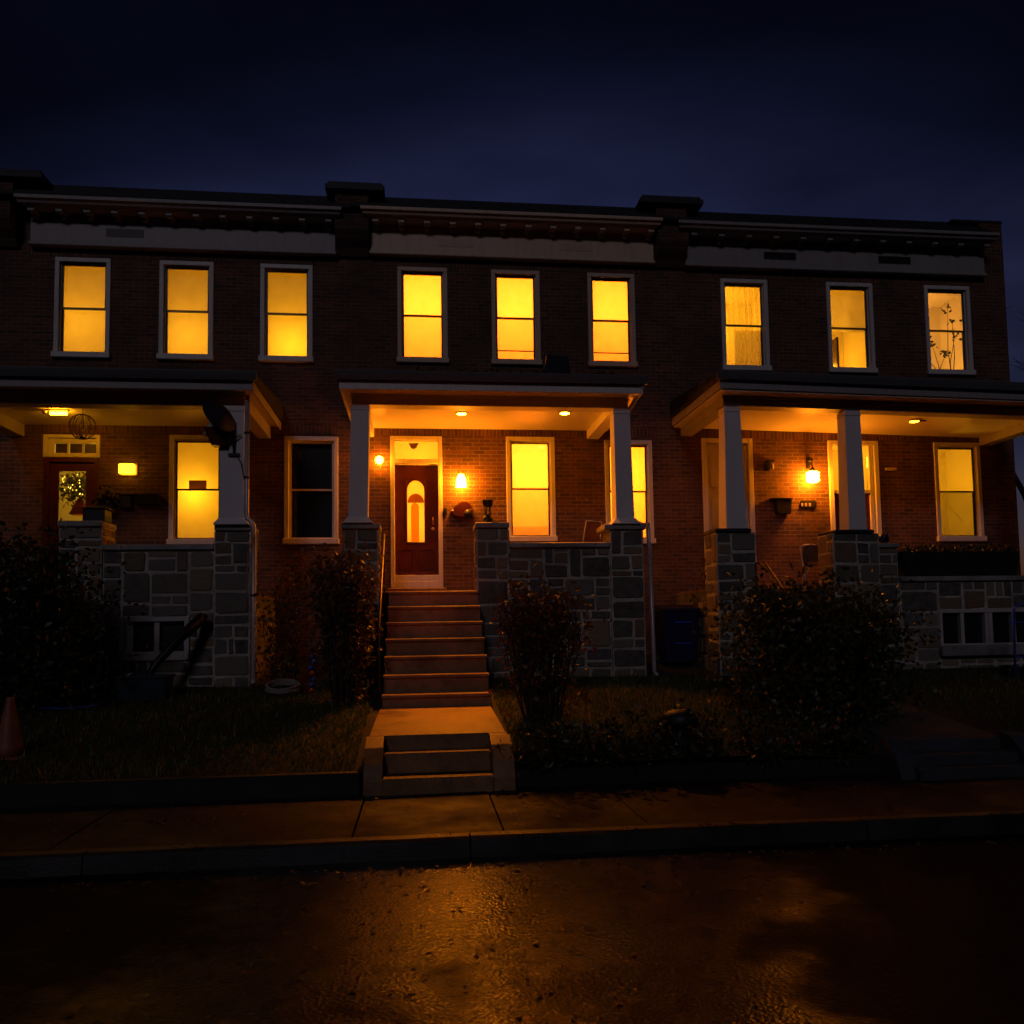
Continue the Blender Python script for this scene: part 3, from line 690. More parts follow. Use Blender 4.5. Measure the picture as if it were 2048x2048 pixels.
# cables by the left downspout
m = MB(); m.tube([(-3.44, -2.2, 2.98), (-3.36, -2.22, 2.9), (-3.31, -2.2, 2.8), (-3.30, -2.2, 2.72)], .012, 6); m.tube([(-3.33, -2.34, 2.78), (-3.42, -2.36, 2.55), (-3.44, -2.36, 2.1), (-3.41, -2.36, 1.72)], .009, 6); m.tube([(-3.31, -2.33, 2.78), (-3.27, -2.33, 2.6), (-3.25, -2.3, 2.45)], .008, 6)
tag(m.build('cable_bundle', M['cable'], None, (-3.4, -2.2, 1.7)), 'loose pale cables hanging over the elbow of the downspout beside the dish column', 'cable')

# ------------------------------------------------------------------ steps
def stair(name, x0, x1, y0, z0, n, d, h, zb, label, mat, widen=0):
    m = MB()
    for i in range(n):
        yf = y0 - d * i; z = z0 - h * i; e = widen * i
        m.box(x0 - e, x1 + e, yf + .02, yf + d + .3, zb if i == n - 1 else z - h - .02, z - .045)
        m.box(x0 - .012 - e, x1 + .012 + e, yf - .012, yf + d + .012, z - .0445, z, .008)
    return tag(m.build(name, mat, None, ((x0 + x1) / 2, y0, zb)), label, 'steps')
stair('front_steps', -1.43, -.105, -2.2, 1.955, 7, .30, .229, .3, 'seven brown concrete steps rising to the maroon front door', M['step'], .003)
stair('front_steps', 4.30, 5.50, -2.2, 1.92, 6, .30, .25, .2, 'dark concrete steps behind the big rounded shrub on the right', M['pathgrey'])
stair('front_steps', -7.2, -6.12, -2.2, 1.92, 6, .30, .22, .3, 'unlit steps behind the black bush at the left edge', M['pathgrey'])
# walk and lower steps of the middle house
m = MB()
m.hexa([(-1.52, -6.2, .05), (-.10, -6.2, .05), (-.08, -3.9, .2), (-1.50, -3.9, .2), (-1.475, -6.2, .365), (-.13, -6.2, .365), (-.10, -3.9, .425), (-1.475, -3.9, .425)])
wk = m.build('path', M['walk'], None, (-.8, -5, .3)); wk['kind'] = 'structure'
m = MB()
m.box(-1.33, -.30, -6.46, -6.201, -.12, .225, .014); m.box(-1.33, -.30, -6.78, -6.461, -.12, .045, .014)
m.box(-1.325, -.305, -6.205, -6.2, .10, .34)
for xa, xb, xc, xd in ((-1.50, -1.331, -1.47, -1.331), (-.299, -.10, -.299, -.13)):
    m.prism_x([(-6.201, -.12), (-6.201, .362), (-6.30, .355), (-6.50, .29), (-6.66, .16), (-6.75, .02), (-6.76, -.12)], xa, xb)
ls = m.build('kerbside_steps', M['walk'], None, (-.8, -6.5, -.1)); tag(ls, 'three low orange-lit concrete steps with worn cheek blocks at the pavement', 'steps')
# right path
m = MB(); m.hexa([(3.55, -6.55, .0), (5.15, -6.55, .0), (5.6, -2.6, .2), (4.3, -2.6, .2), (3.75, -6.55, .21), (4.95, -6.55, .21), (5.5, -2.6, .46), (4.3, -2.6, .46)]); p2 = m.build('path', M['pathgrey'], None, (4.6, -4.5, .2)); p2['kind'] = 'structure'
m = MB(); m.box(3.78, 4.92, -6.82, -6.551, -.12, .10, .012); m.box(3.75, 4.95, -7.02, -6.821, -.12, .005, .012)
for xa, xb in ((3.60, 3.775), (4.925, 5.12)): m.prism_x([(-6.551, -.12), (-6.551, .27), (-6.70, .25), (-6.88, .10), (-6.95, -.12)], xa, xb)
tag(m.build('kerbside_steps', M['pathgrey'], None, (4.35, -6.7, -.1)), 'bluish grey low steps with cheek blocks at the lower right', 'steps')

# ------------------------------------------------------------------ ground
def lawn_z(y): return .64 + (y + 2.0) * .118
m = MB(); ny = 30; LX = sorted([-16 + 32 * i / 120 for i in range(121)] + [-1.495, -.105, 3.62, 5.1]); nx = len(LX) - 1
hm = lambda x, y: lawn_z(y) + .018 * math.sin(x * 2.3 + y) * math.sin(y * 3.1) + .02 * math.sin(x * .9 + 1)
for i in range(nx):
    for j in range(ny):
        xa, xb = LX[i], LX[i + 1]; ya, yb = -6.6 + 6.6 * j / ny, -6.6 + 6.6 * (j + 1) / ny
        if yb < -6.15 and (-1.5 < xa < -.11 or 3.61 < xa < 5.09): continue
        m.face([(xa, ya, hm(xa, ya)), (xb, ya, hm(xb, ya)), (xb, yb, hm(xb, yb)), (xa, yb, hm(xa, yb))])
m.face([(-16, -6.6, -.3), (16, -6.6, -.3), (16, -6.6, .06), (-16, -6.6, .06)])
lw = m.build('lawn', M['soil'], None); lw['kind'] = 'structure'
# ground sheet to the horizon
m = MB(); m.face([(-400, -400, -.30), (400, -400, -.30), (400, 400, -.30), (-400, 400, -.30)]); g = m.build('ground', M['soil'], None); g['kind'] = 'structure'
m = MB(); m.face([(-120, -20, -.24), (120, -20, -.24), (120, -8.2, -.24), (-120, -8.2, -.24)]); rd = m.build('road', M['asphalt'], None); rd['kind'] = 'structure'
# pavement slabs, slightly uneven
joints = [-16, -13.2, -10.8, -8.4, -6.0, -3.6, -1.48, -.36, .76, 2.10, 3.6, 5.1, 6.6, 8.6, 11, 13.5, 16]
ycurb = lambda x: -8.42 - .012 * max(0, x)
m = MB()
for i in range(len(joints) - 1):
    a, b = joints[i] + .008, joints[i + 1] - .008; dz = R.uniform(-.006, .006)
    m.hexa([(a, ycurb(a) + .15, -.3), (b, ycurb(b) + .15, -.3), (b, -6.62, -.3), (a, -6.62, -.3), (a, ycurb(a) + .15, -.105 + dz), (b, ycurb(b) + .15, -.105 - dz), (b, -6.62, -.10 - dz), (a, -6.62, -.10 + dz)])
sw = m.build('pavement', M['pave'], None); sw['kind'] = 'structure'
m = MB()
ks = [-16, -12, -9, -6.2, -3.3, -.62, 2.4, 5.2, 8, 11, 16]
for i in range(len(ks) - 1):
    a, b = ks[i] + .006, ks[i + 1] - .006; n = 6
    for k in range(n):
        xa, xb = a + (b - a) * k / n, a + (b - a) * (k + 1) / n
        j0, j1 = .006 * math.sin(xa * 7), .006 * math.sin(xb * 7)
        pr = lambda x, j: [(x, ycurb(x) + j, -.3), (x, ycurb(x) + .02 + j, -.115), (x, ycurb(x) + .05 + j, -.098), (x, ycurb(x) + .145, -.096), (x, ycurb(x) + .145, -.3)]
        P = pr(xa, j0) + pr(xb, j1)
        F = [(q, q + 5, (q + 1) % 5 + 5, (q + 1) % 5) for q in range(5)]
        if k == 0: F.append((0, 1, 2, 3, 4))
        if k == n - 1: F.append((9, 8, 7, 6, 5))
        m.idx(P, F)
kb = m.build('kerb', M['kerb'], None); kb['kind'] = 'structure'
# low dark edging wall of the left lawn
m = MB(); m.box(-16, -1.53, -6.72, -6.6, -.3, .10, .015); tag(m.build('low_garden_wall', M['tarp'], None, (-8, -6.7, -.3)), 'low black garden edging wall between the left lawn and the pavement', 'wall')

# grass blades
m = MB()
def blades(x0, x1, y0, y1, n, h0, h1, dry):
    for _ in range(n):
        x, y = R.uniform(x0, x1), R.uniform(y0, y1)
        if -1.6 < x < -.02 and -6.7 < y < -1.9: continue
        if 3.5 < x < 5.5 and y > -6.7: continue
        a = R.uniform(0, 6.28); h = R.uniform(h0, h1); w = R.uniform(.004, .008); z = hm(x, y) - .006
        dx, dy = math.cos(a), math.sin(a); l = R.uniform(.2, .9) * h
        m.cm = 1 if R.random() < dry else 0
        m.face([(x - dy * w, y + dx * w, z), (x + dy * w, y - dx * w, z), (x + dx * l, y + dy * l, z + h)])
blades(-7.2, -1.5, -6.58, -2.2, 26000, .03, .10, .15); blades(-.05, 3.6, -6.58, -2.2, 20000, .03, .10, .25); blades(5.2, 8.5, -6.58, -2.2, 9000, .03, .1, .15)
gr = m.build('grass', [M['g1'], M['g2']], None); gr['kind'] = 'stuff'; gr['label'] = 'short uneven grass of the front lawns'; gr['category'] = 'grass'

# ------------------------------------------------------------------ planting
def litter():
    m = MB()
    for _ in range(900):
        k = R.random()
        if k < .45: x, y, z = R.uniform(-9, 9), -8.62 + abs(R.gauss(0, .10)) * -1, -.236
        elif k < .75: x, y, z = R.uniform(-9, 9), R.uniform(-8.2, -6.75), -.094
        elif k < .85: x, y, z = R.gauss(-3.2, .5), R.gauss(-7.5, .12), -.094
        else: x, y, z = R.gauss(-.8, .9), R.uniform(-11.5, -8.8), -.236
        if y > -8.25 and z < -.2: continue
        m.cm = R.choice((0, 0, 1)); a = R.uniform(0, 6.28); s_ = R.uniform(.018, .05); u = Vector((math.cos(a), math.sin(a), R.uniform(-.1, .3))); v = Vector((-math.sin(a), math.cos(a), R.uniform(-.2, .3))); p = Vector((x, y, z + .006))
        m.face([p, p + u * s_ * .5 + v * s_ * .35 + Vector((0, 0, .006)), p + u * s_, p + u * s_ * .5 - v * s_ * .35])
    o = m.build('fallen_leaves', [M['l_brown'], M['l_olive']], None); o['kind'] = 'stuff'; o['label'] = 'fallen leaves scattered on the pavement and along the gutter'; o['category'] = 'leaves'
litter()
def leaf(mb, p, s, r):
    d = Vector((r.gauss(0, 1), r.gauss(0, 1), r.gauss(0, .8))).normalized(); u = d.orthogonal().normalized()
    u.rotate(Matrix.Rotation(r.uniform(0, 6.28), 3, d)); v = d.cross(u)
    l, w = s * r.uniform(.7, 1.3), s * r.uniform(.25, .42)
    p = Vector(p)
    mb.face([p, p + u * l * .45 + v * w, p + u * l + d * l * .12, p + u * l * .45 - v * w])
def shrub(name, loc, label, rx, ry, h, n, size, mats, stems, seed, twig=.0, lean=.5, hollow=.35, nclump=60, cat='shrub', zlow=.0, clip=(-99, 99)):
    r = random.Random(seed); t = thing(name, loc, label, cat)
    st = MB(); fo = MB(); L = Vector(loc); tips = []
    for k in range(stems):
        a = r.uniform(0, 6.28); q = math.sqrt(r.random())
        b = L + Vector((math.cos(a) * rx * .35 * q, math.sin(a) * ry * .35 * q, -.03))
        e = L + Vector((math.cos(a) * rx * r.uniform(.3, 1), math.sin(a) * ry * r.uniform(.3, 1), h * r.uniform(.6, 1.0)))
        mid = (b + e) / 2 + Vector((r.uniform(-.1, .1), r.uniform(-.1, .1), h * .12))
        pts = [b, (b + mid) / 2 + Vector((r.uniform(-.03, .03), 0, .02)), mid, (mid + e) / 2 + Vector((r.uniform(-.05, .05), 0, .02)), e]
        st.tube(pts, r.uniform(.007, .015), 5, .002, False)
        for _ in range(int(5 * twig + 2)):
            o = pts[r.choice((1, 2, 3, 3))]; tp = o + Vector((r.uniform(-.25, .25) * lean * 2, r.uniform(-.2, .2), r.uniform(.1, .35)))
            st.tube([o, (o + tp) / 2 + Vector((0, 0, .03)), tp], .004, 4, .0015, False); tips.append(tp)
        tips += pts[2:]
    st.build('stems', M['wood'], t)
    cl = []
    for _ in range(nclump):
        a = r.uniform(0, 6.28); ph = r.uniform(-.9, 1); rr = r.uniform(hollow, 1) ** .6
        cl.append(L + Vector((math.cos(a) * rx * rr * math.cos(ph * 1.1), math.sin(a) * ry * rr * math.cos(ph * 1.1), h * (.5 + .48 * math.sin(ph * 1.4)) + zlow)))
    cr = .16 * (rx + h) / 1.6
    for i in range(n):
        c = r.choice(cl) if r.random() > twig else r.choice(tips)
        s = cr if r.random() > twig else cr * .35
        p = c + Vector((r.gauss(0, s), r.gauss(0, s), r.gauss(0, s * .8)))
        if p.z < L.z + .02 or not clip[0] + r.gauss(0, .08) < p.x < clip[1] + r.gauss(0, .08): continue
        fo.cm = r.choices(range(len(mats)), [3, 2, 1][:len(mats)])[0]
        leaf(fo, p, size, r)
    fo.build('foliage', [M[q] for q in mats], t)
    return t
shrub('shrub', (-1.96, -3.4, .42), 'tall tawny shrub left of the concrete front steps', .44, .45, 1.95, 2900, .075, ('l_brown', 'l_olive', 'l_red'), 70, 1, .75, nclump=34, clip=(-9, -1.52))
shrub('shrub', (.42, -4.9, .22), 'reddish twiggy shrub right of the concrete front steps', .56, .5, 1.68, 2100, .07, ('l_red', 'l_olive', 'l_brown'), 95, 2, .85, nclump=26, clip=(-.08, 9))
shrub('shrub', (3.78, -4.9, .22), 'biggest rounded green shrub in front of the right stone piers', 0.92, .85, 1.46, 10500, .075, ('l_green', 'l_olive', 'l_dark'), 30, 3, .15, nclump=110)
shrub('shrub', (-6.05, -3.5, .40), 'nearly black dense bush at the left edge of the lawn', .95, .7, 1.95, 8000, .08, ('l_dark', 'l_dark', 'l_green'), 24, 4, .2, nclump=90)
for i, (x, lab) in enumerate(((.25, 'low dark border plant nearest the orange-lit pavement steps'), (.95, 'low dark border plant midway between the steps and the ornament'), (1.65, 'low dark border plant beside the dark mushroom-shaped ornament'), (2.45, 'low dark border plant at the foot of the big rounded shrub'), (3.15, 'low dark border plant next to the bluish lower steps'))):
    t = shrub('border_plant', (x, -6.45, .02), lab, .40, .20, .17 + .06 * (i % 3), 650, .07, ('l_dark', 'l_green', 'l_brown'), 9, 20 + i, .4, nclump=26, cat='plant'); t['group'] = 'low plants along the front edging'
# dry climbing vines
def vines(name, loc, x0, x1, y, z0, z1, n, seed, label):
    r = random.Random(seed); t = thing(name, loc, label, 'vine'); m = MB(); f = MB()
    for k in range(n):
        x = r.uniform(x0, x1); pts = []; z = z0
        top = z0 + (z1 - z0) * r.uniform(.4, 1)
        while z < top: pts.append((x, y + r.uniform(-.12, .12), z)); x = min(x1, max(x0, x + r.uniform(-.12, .12))); z += r.uniform(.12, .3)
        if len(pts) > 1:
            m.tube(pts, r.uniform(.004, .009), 5, .002, False)
            for q in pts[1:]:
                for _ in range(5):
                    f.cm = r.choice((0, 1)); leaf(f, (q[0] + r.gauss(0, .06), q[1] + r.gauss(0, .05), q[2] + r.gauss(0, .08)), .07, r)
    m.build('stems', M['wood'], t); f.build('leaves', [M['l_olive'], M['l_brown']], t)
vines('dry_vine', (3.85, -1.2, .7), 3.60, 4.15, -1.1, .7, 2.6, 26, 5, 'dark dry vines filling the gap beside the blue wheeled bin')
vines('dry_vine', (-3.1, -2.1, .6), -3.30, -2.75, -2.1, .6, 2.4, 22, 6, 'dry stalks climbing beside the pale downspout and unlit window')
# bare street tree beyond the end house
tt = thing('bare_tree', (20.5, 12, -.3), 'bare dark tree beyond the right end of the terrace', 'tree')
tr_, cr_ = MB(), MB(); r = random.Random(12)
def grow(mb, p, d, l, rr, k):
    e = p + d * l; mb.tube([p, (p + e) / 2 + Vector((r.uniform(-.04, .04), r.uniform(-.04, .04), 0)) * l, e], rr, 6 if k < 2 else 4, rr * .65, False)
    if k >= 6: return
    for _ in range(3 if k < 5 else 2):
        q = (d + Vector((r.uniform(-.8, .8), r.uniform(-.8, .8), r.uniform(-.15, .6)))).normalized()
        grow(cr_, e, q, l * r.uniform(.6, .82), rr * .58, k + 1)
grow(tr_, Vector((20.5, 12, -.3)), Vector((.03, 0, 1)), 4.6, .22, 0)
tr_.build('trunk', M['wood'], tt); cr_.build('crown', M['wood'], tt)

for k, (z0, z1, lab) in enumerate(((6.9, 8.6, 'upper thin overhead cable beyond the right end of the terrace'), (6.4, 7.7, 'lower thin overhead cable beyond the right end of the terrace'))):
    m = MB(); m.tube([(10.41 + 16 * q / 14, 3 + 6 * q / 14, z0 + (z1 - z0) * q / 14 - .5 * math.sin(math.pi * q / 14)) for q in range(15)], .012, 5); tag(m.build('overhead_cable', M['black'], None, (10.4, 3, z0)), lab, 'cable')

# ------------------------------------------------------------------ lamps
def wall_lamp(x, z, label, kind):
    t = thing('wall_lamp', (x, 0, z), label, 'lamp')
    if kind == 'bell':
        m = MB(); m.lathe([(.05, -.02), (.05, -.002)], (x, 0, z + .1), 14, 'y'); m.tube([(x, -.02, z + .1), (x, -.10, z + .19), (x, -.15, z + .19), (x, -.15, z + .13)], .008); m.build('bracket', M['brass'], t)
        m = MB(); m.lathe([(.012, .135), (.045, .125), (.078, .06), (.092, -.03), (.098, -.095), (.07, -.098)], (x, -.15, z), 20); m.build('glass_shade', M['bulb'], t)
    elif kind == 'globe':
        m = MB(); m.lathe([(.045, -.02), (.045, -.002)], (x, 0, z), 14, 'y'); m.lathe([(.02, -.06), (.02, -.021)], (x, 0, z), 10, 'y'); m.build('bracket', M['brass'], t)
        m = MB(); m.lathe([(.02 if k in (0, 8) else .07 * math.sin(math.pi * k / 8), -.07 * math.cos(math.pi * k / 8)) for k in range(9)], (x, -.11, z), 16); m.build('globe', M['bulbsmall'], t)
    elif kind == 'box':
        m = MB(); m.box(x - .16, x + .16, -.02, -.001, z - .11, z + .11, .004); m.build('backplate', M['brass'], t)
        m = MB(); m.box(x - .125, x + .125, -.10, -.021, z - .085, z + .085, .015); m.build('diffuser', M['lampbox'], t)
    elif kind == 'lantern':
        m = MB(); m.box(x - .035, x + .035, -.03, -.001, z + .16, z + .36, .008); m.lathe([(.02, .28), (.05, .30), (.055, .34), (.015, .38)], (x, -.10, z), 10); m.tube([(x, -.03, z + .28), (x, -.09, z + .30), (x, -.15, z + .24), (x, -.17, z + .14)], .014); m.tube([(x, -.17, z + .16), (x, -.17, z + .10)], .03, 8, .07); m.build('bracket', M['black'], t)
        m = MB(); m.box(x - .10, x + .10, -.26, -.08, z - .115, z + .095, .03); m.build('lamp_glass', M['bulb'], t)
    return t
wall_lamp(-.24, 3.96, 'lit bell glass wall lamp right of the maroon door', 'bell')
wall_lamp(-1.66, 4.34, 'small lit round globe lamp left of the maroon door', 'globe')
wall_lamp(-5.89, 4.17, 'glowing square box lamp between the wreath door and the window', 'box')
wall_lamp(6.23, 4.08, 'lit lantern on a black bracket between the two right-hand columns', 'lantern')
t = thing('wall_lamp', (5.47, 0, 4.34), 'unlit black hooded lamp left of the glowing lantern', 'lamp')
m = MB(); m.box(5.40, 5.54, -.13, -.001, 4.36, 4.40, .01); m.box(5.38, 5.46, -.12, -.002, 4.20, 4.358, .015); m.build('hood', M['black'], t)
m = MB(); m.lathe([(.03, -.10), (.035, .0)], (5.50, -.08, 4.33), 10); m.build('bulb', M['lnb'], t)
def ceiling_light(x, y, z, label, kind='disc'):
    t = thing('ceiling_light', (x, y, z), label, 'lamp')
    if kind == 'disc':
        one(lambda m: m.lathe([(.10, 0), (.10, -.012), (.085, -.016)], (x, y, z), 20), 'rim', M['ceiling'], t); one(lambda m: m.lathe([(.075, -.0165), (.055, -.026), (.02, -.03)], (x, y, z), 20), 'diffuser', M['disc'], t)
    elif kind == 'tube':
        one(lambda m: (m.box(x - .20, x + .20, y - .04, y + .04, z - .02, z - .001, .004), m.tube([(x - .16, y, z - .0), (x - .16, y, z - .06)], .05, 10, .03)), 'base', M['brass'], t)
        one(lambda m: m.tube([(x - .07, y, z - .055), (x + .17, y, z - .055)], .026, 10), 'bulb', M['tube'], t)
    else:
        one(lambda m: m.tube([(x - .02, y, z - .03), (x + .22, y, z - .012)], .012, 6), 'arm', M['black'], t); one(lambda m: m.lathe([(.10, 0), (.10, -.02), (.08, -.03)], (x, y, z), 16), 'rim', M['brass'], t); one(lambda m: m.lathe([(.078, -.031), (.03, -.045)], (x, y, z), 16), 'diffuser', M['disc2'], t)
ceiling_light(-.27, -1.12, 4.929, 'flush round ceiling light left of centre in the middle porch')
ceiling_light(1.43, -1.24, 4.929, 'flush round ceiling light near the right beam of the middle porch')
ceiling_light(-6.66, -1.0, 4.924, 'short tube ceiling light glowing over the left porch', 'tube')
ceiling_light(7.66, -1.12, 4.915, 'small ceiling light with a black arm in the right porch', 'arm')

def downlight(x, y, z, tx, ty, tz, p, ang):
    l = bpy.data.lights.new('downlight_lamp', 'SPOT'); l.energy = p; l.color = (1, .235, .004); l.spot_size = rad(ang); l.spot_blend = 1; l.shadow_soft_size = .06
    o = bpy.data.objects.new('downlight_lamp', l); o.location = (x, y, z); o.rotation_euler = (Vector((tx, ty, tz)) - Vector((x, y, z))).to_track_quat('-Z', 'Y').to_euler(); col.objects.link(o)
downlight(-.27, -1.12, 4.885, -.8, -4.0, .4, 1250, 50); downlight(1.43, -1.24, 4.885, 1.4, -4.2, .3, 420, 54)

# ------------------------------------------------------------------ things on the middle porch
t = thing('mailbox', (-.2, 0, 3.45), 'rounded brown mailbox under the bell glass lamp', 'mailbox')
m = MB(); m.prism_y([(-.43, 3.44), (-.36, 3.36), (-.1, 3.33), (-.05, 3.42), (-.05, 3.50), (-.08, 3.57), (-.15, 3.61), (-.24, 3.60), (-.32, 3.545), (-.36, 3.51)], -.12, -.001); m.build('body', M['maroon'], t)
m = MB(); m.lathe([(.01, -.17), (.075, -.16), (.085, -.13), (.08, -.121)], (-.115, 0, 3.39), 14, 'y'); m.build('lid', M['black'], t)
m = MB(); m.lathe([(.018, -.14), (.018, -.121)], (-.395, 0, 3.45), 8, 'y'); m.lathe([(.012, -.14), (.012, -.121)], (-.075, 0, 3.47), 8, 'y'); m.build('knob', M['brass'], t)
m = MB(); m.box(-.555, -.485, -.05, -.001, 3.38, 3.51, .012); m.box(-.54, -.50, -.058, -.0505, 3.42, 3.46, .004); tag(m.build('doorbell', M['black'], None, (-.52, 0, 3.4)), 'small black doorbell box beside the maroon door frame', 'doorbell')
t = thing('lantern', (.08, -1.9, 2.985), 'black lantern standing on the small stone pier', 'lantern')
m = MB(); m.lathe([(.075, .04), (.085, .07), (.075, .10), (.05, .15)], (.08, -1.9, 2.985), 10); m.lathe([(.055, 0), (.03, .03)], (.08, -1.9, 2.985), 10); m.build('base', M['black'], t)
m = MB(); m.lathe([(.045, .27), (.075, .30), (.085, .37), (.09, .375)], (.08, -1.9, 2.985), 10); m.build('top', M['black'], t)
m = MB()
for k in range(6): a = k * 1.047; m.tube([(.08 + .05 * math.cos(a), -1.9 + .05 * math.sin(a), 3.13), (.08 + .048 * math.cos(a), -1.9 + .048 * math.sin(a), 3.26)], .008, 5)
m.build('bars', M['black'], t)
m = MB(); m.lathe([(.034, .13), (.036, .2), (.034, .27)], (.08, -1.9, 2.985), 12); m.build('glass', M['glass'], t)
# handrail
t = thing('handrail', (-1.5, -2.6, 1.0), 'thin dark iron handrail on the left side of the concrete front steps', 'handrail')
one(lambda m: m.tube([(-1.49, -2.15, 2.78), (-1.49, -2.25, 2.80), (-1.49, -3.9, 1.42), (-1.49, -3.95, 1.36)], .014, 8), 'rail', M['iron'], t)
for y, z in ((-2.25, 1.75), (-3.1, 1.08), (-3.88, .5)): one(lambda m: m.tube([(-1.49, y, z), (-1.49, y, 2.80 + (y + 2.25) * .836)], .011, 6), 'post', M['iron'], t)
# chair / table at the right of the porch
t = thing('patio_chair', (1.72, -1.45, 1.96), 'slim reclining chair and orange seat half hidden by the right column pier', 'chair')
one(lambda m: (m.tube([(1.62, -1.5, 2.62), (1.74, -1.3, 3.12)], .008, 6), m.tube([(1.9, -1.5, 2.62), (2.0, -1.3, 3.1)], .008, 6), m.tube([(1.74, -1.3, 3.12), (2.0, -1.3, 3.1)], .008, 6)), 'frame', M['alum'], t)
one(lambda m: m.hexa([(1.64, -1.5, 2.64), (1.9, -1.5, 2.64), (1.9, -1.49, 2.64), (1.64, -1.49, 2.64), (1.75, -1.3, 3.1), (1.99, -1.3, 3.1), (1.99, -1.29, 3.1), (1.75, -1.29, 3.1)]), 'backrest', M['maroon'], t)
one(lambda m: m.box(1.6, 1.95, -1.9, -1.5, 2.40, 2.44, .01), 'seat', M['cone'], t)
for x, y in ((1.62, -1.52), (1.93, -1.52), (1.62, -1.78), (1.93, -1.78)): one(lambda m: m.tube([(x, y, 1.962), (x, y, 2.40)], .010, 6), 'leg', M['alum'], t)
# dish and debris on middle porch roof
t = thing('satellite_dish', (1.25, -1.1, 5.3), 'folded dark square dish panel lying on the middle porch roof', 'dish')
one(lambda m: (m.hexa([(1.06, -1.45, 5.40), (1.24, -1.45, 5.40), (1.24, -1.40, 5.40), (1.06, -1.40, 5.40), (1.16, -1.15, 5.94), (1.245, -1.15, 5.94), (1.245, -1.1, 5.94), (1.16, -1.1, 5.94)]), m.hexa([(1.265, -1.40, 5.36), (1.56, -1.35, 5.36), (1.56, -1.31, 5.36), (1.265, -1.36, 5.36), (1.235, -1.1, 5.93), (1.53, -1.1, 5.93), (1.53, -1.06, 5.93), (1.235, -1.06, 5.93)])), 'panel', M['dish'], t)
one(lambda m: (m.tube([(1.28, -1.2, 5.28), (1.28, -1.1, 5.6)], .02, 8), m.box(1.1, 1.46, -1.3, -.9, 5.28, 5.31)), 'mast', M['black'], t)
m = MB()
for _ in range(420):
    x = R.choice((R.gauss(-.35, .35), R.gauss(.5, .25), R.gauss(1.9, .3))); y = R.uniform(-2.35, -1.6)
    if not -2 < x < 2.3: continue
    m.cm = R.choice((0, 1)); leaf(m, (x, y, 5.20 + (y + 2.45) * .083 + R.uniform(0, .05)), .09, R)
d = m.build('leaf_litter', [M['l_brown'], M['l_red']], None); d['kind'] = 'stuff'; d['label'] = 'dead leaves lying along the middle porch roof edge'; d['category'] = 'leaves'
m = MB(); m.tube([(.30, -1.9, 5.23), (.31, -1.9, 5.36), (.42, -1.85, 5.34)], .012, 6); m.tube([(.42, -1.85, 5.34), (.52, -1.85, 5.33), (.54, -1.85, 5.24)], .012, 6); tag(m.build('metal_bracket', M['iron'], None, (.4, -1.9, 5.2)), 'small bent rusty bracket standing on the middle porch roof', 'bracket')

# ------------------------------------------------------------------ things at the left house
t = thing('satellite_dish', (-3.66, -2.25, 4.3), 'dark round satellite dish clamped high on the left stucco column', 'dish')
m = MB(); c = Vector((-3.76, -2.42, 4.56)); ax = Vector((-.62, .42, -.40)).normalized(); u = ax.orthogonal().normalized(); v = ax.cross(u)
P = []; n = 24; rings = (0, .11, .2, .275)
for rr in rings:
    for k in range(n): a = 2 * math.pi * k / n; P.append(c + (u * math.cos(a) + v * math.sin(a)) * rr + ax * (rr * rr * 1.5))
F = [(i * n + k, i * n + (k + 1) % n, (i + 1) * n + (k + 1) % n, (i + 1) * n + k) for i in range(3) for k in range(n)]
m.smooth = True; m.idx(P, F); m.idx([p - ax * .018 for p in P], [f[::-1] for f in F]); m.idx([p for p in P[-n:]] + [p - ax * .018 for p in P[-n:]], [(k, n + k, n + (k + 1) % n, (k + 1) % n) for k in range(n)])
m.build('reflector', M['dish'], t)
one(lambda m: m.tube([c - Vector((0, 0, .20)), c + ax * .2 - Vector((0, 0, .2)), c + ax * .34 - Vector((0, .0, .06))], .014, 8), 'arm', M['black'], t)
one(lambda m: (m.tube([c + ax * .26 - Vector((0, 0, .04)), c + ax * .37 - Vector((0, 0, .07))], .06, 12), m.tube([c + ax * .36 - Vector((0, 0, .07)), c + ax * .43 - Vector((0, 0, .09))], .035, 10)), 'receiver', M['lnb'], t)
one(lambda m: (m.tube([c - ax * .03, (-3.66, -2.25, 4.48), (-3.66, -2.25, 4.2), (-3.66, -2.21, 3.98)], .018, 8), m.tube([(-3.66, -2.25, 4.2), (-3.56, -2.23, 4.27)], .011, 6), m.tube([(-3.66, -2.25, 4.02), (-3.55, -2.26, 3.86), (-3.50, -2.26, 3.6)], .008, 6), m.box(-3.74, -3.58, -2.235, -2.20, 3.96, 4.0)), 'mast', M['black'], t)
t = thing('hanging_basket', (-3.9, -1.95, 4.0), 'brown hanging basket just below the satellite dish', 'basket')
one(lambda m: m.frus((-3.86, -2.2), .20, .2, 4.10, (-3.90, -2.2), .34, .3, 4.36), 'pot', M['maroon'], t)
one(lambda m: [m.tube([(-3.90 + a * .16, -2.2 + b * .14, 4.36), (-3.90, -2.12, 4.72)], .004, 4) for a, b in ((1, 1), (-1, 1), (0, -1))], 'chain', M['black'], t)
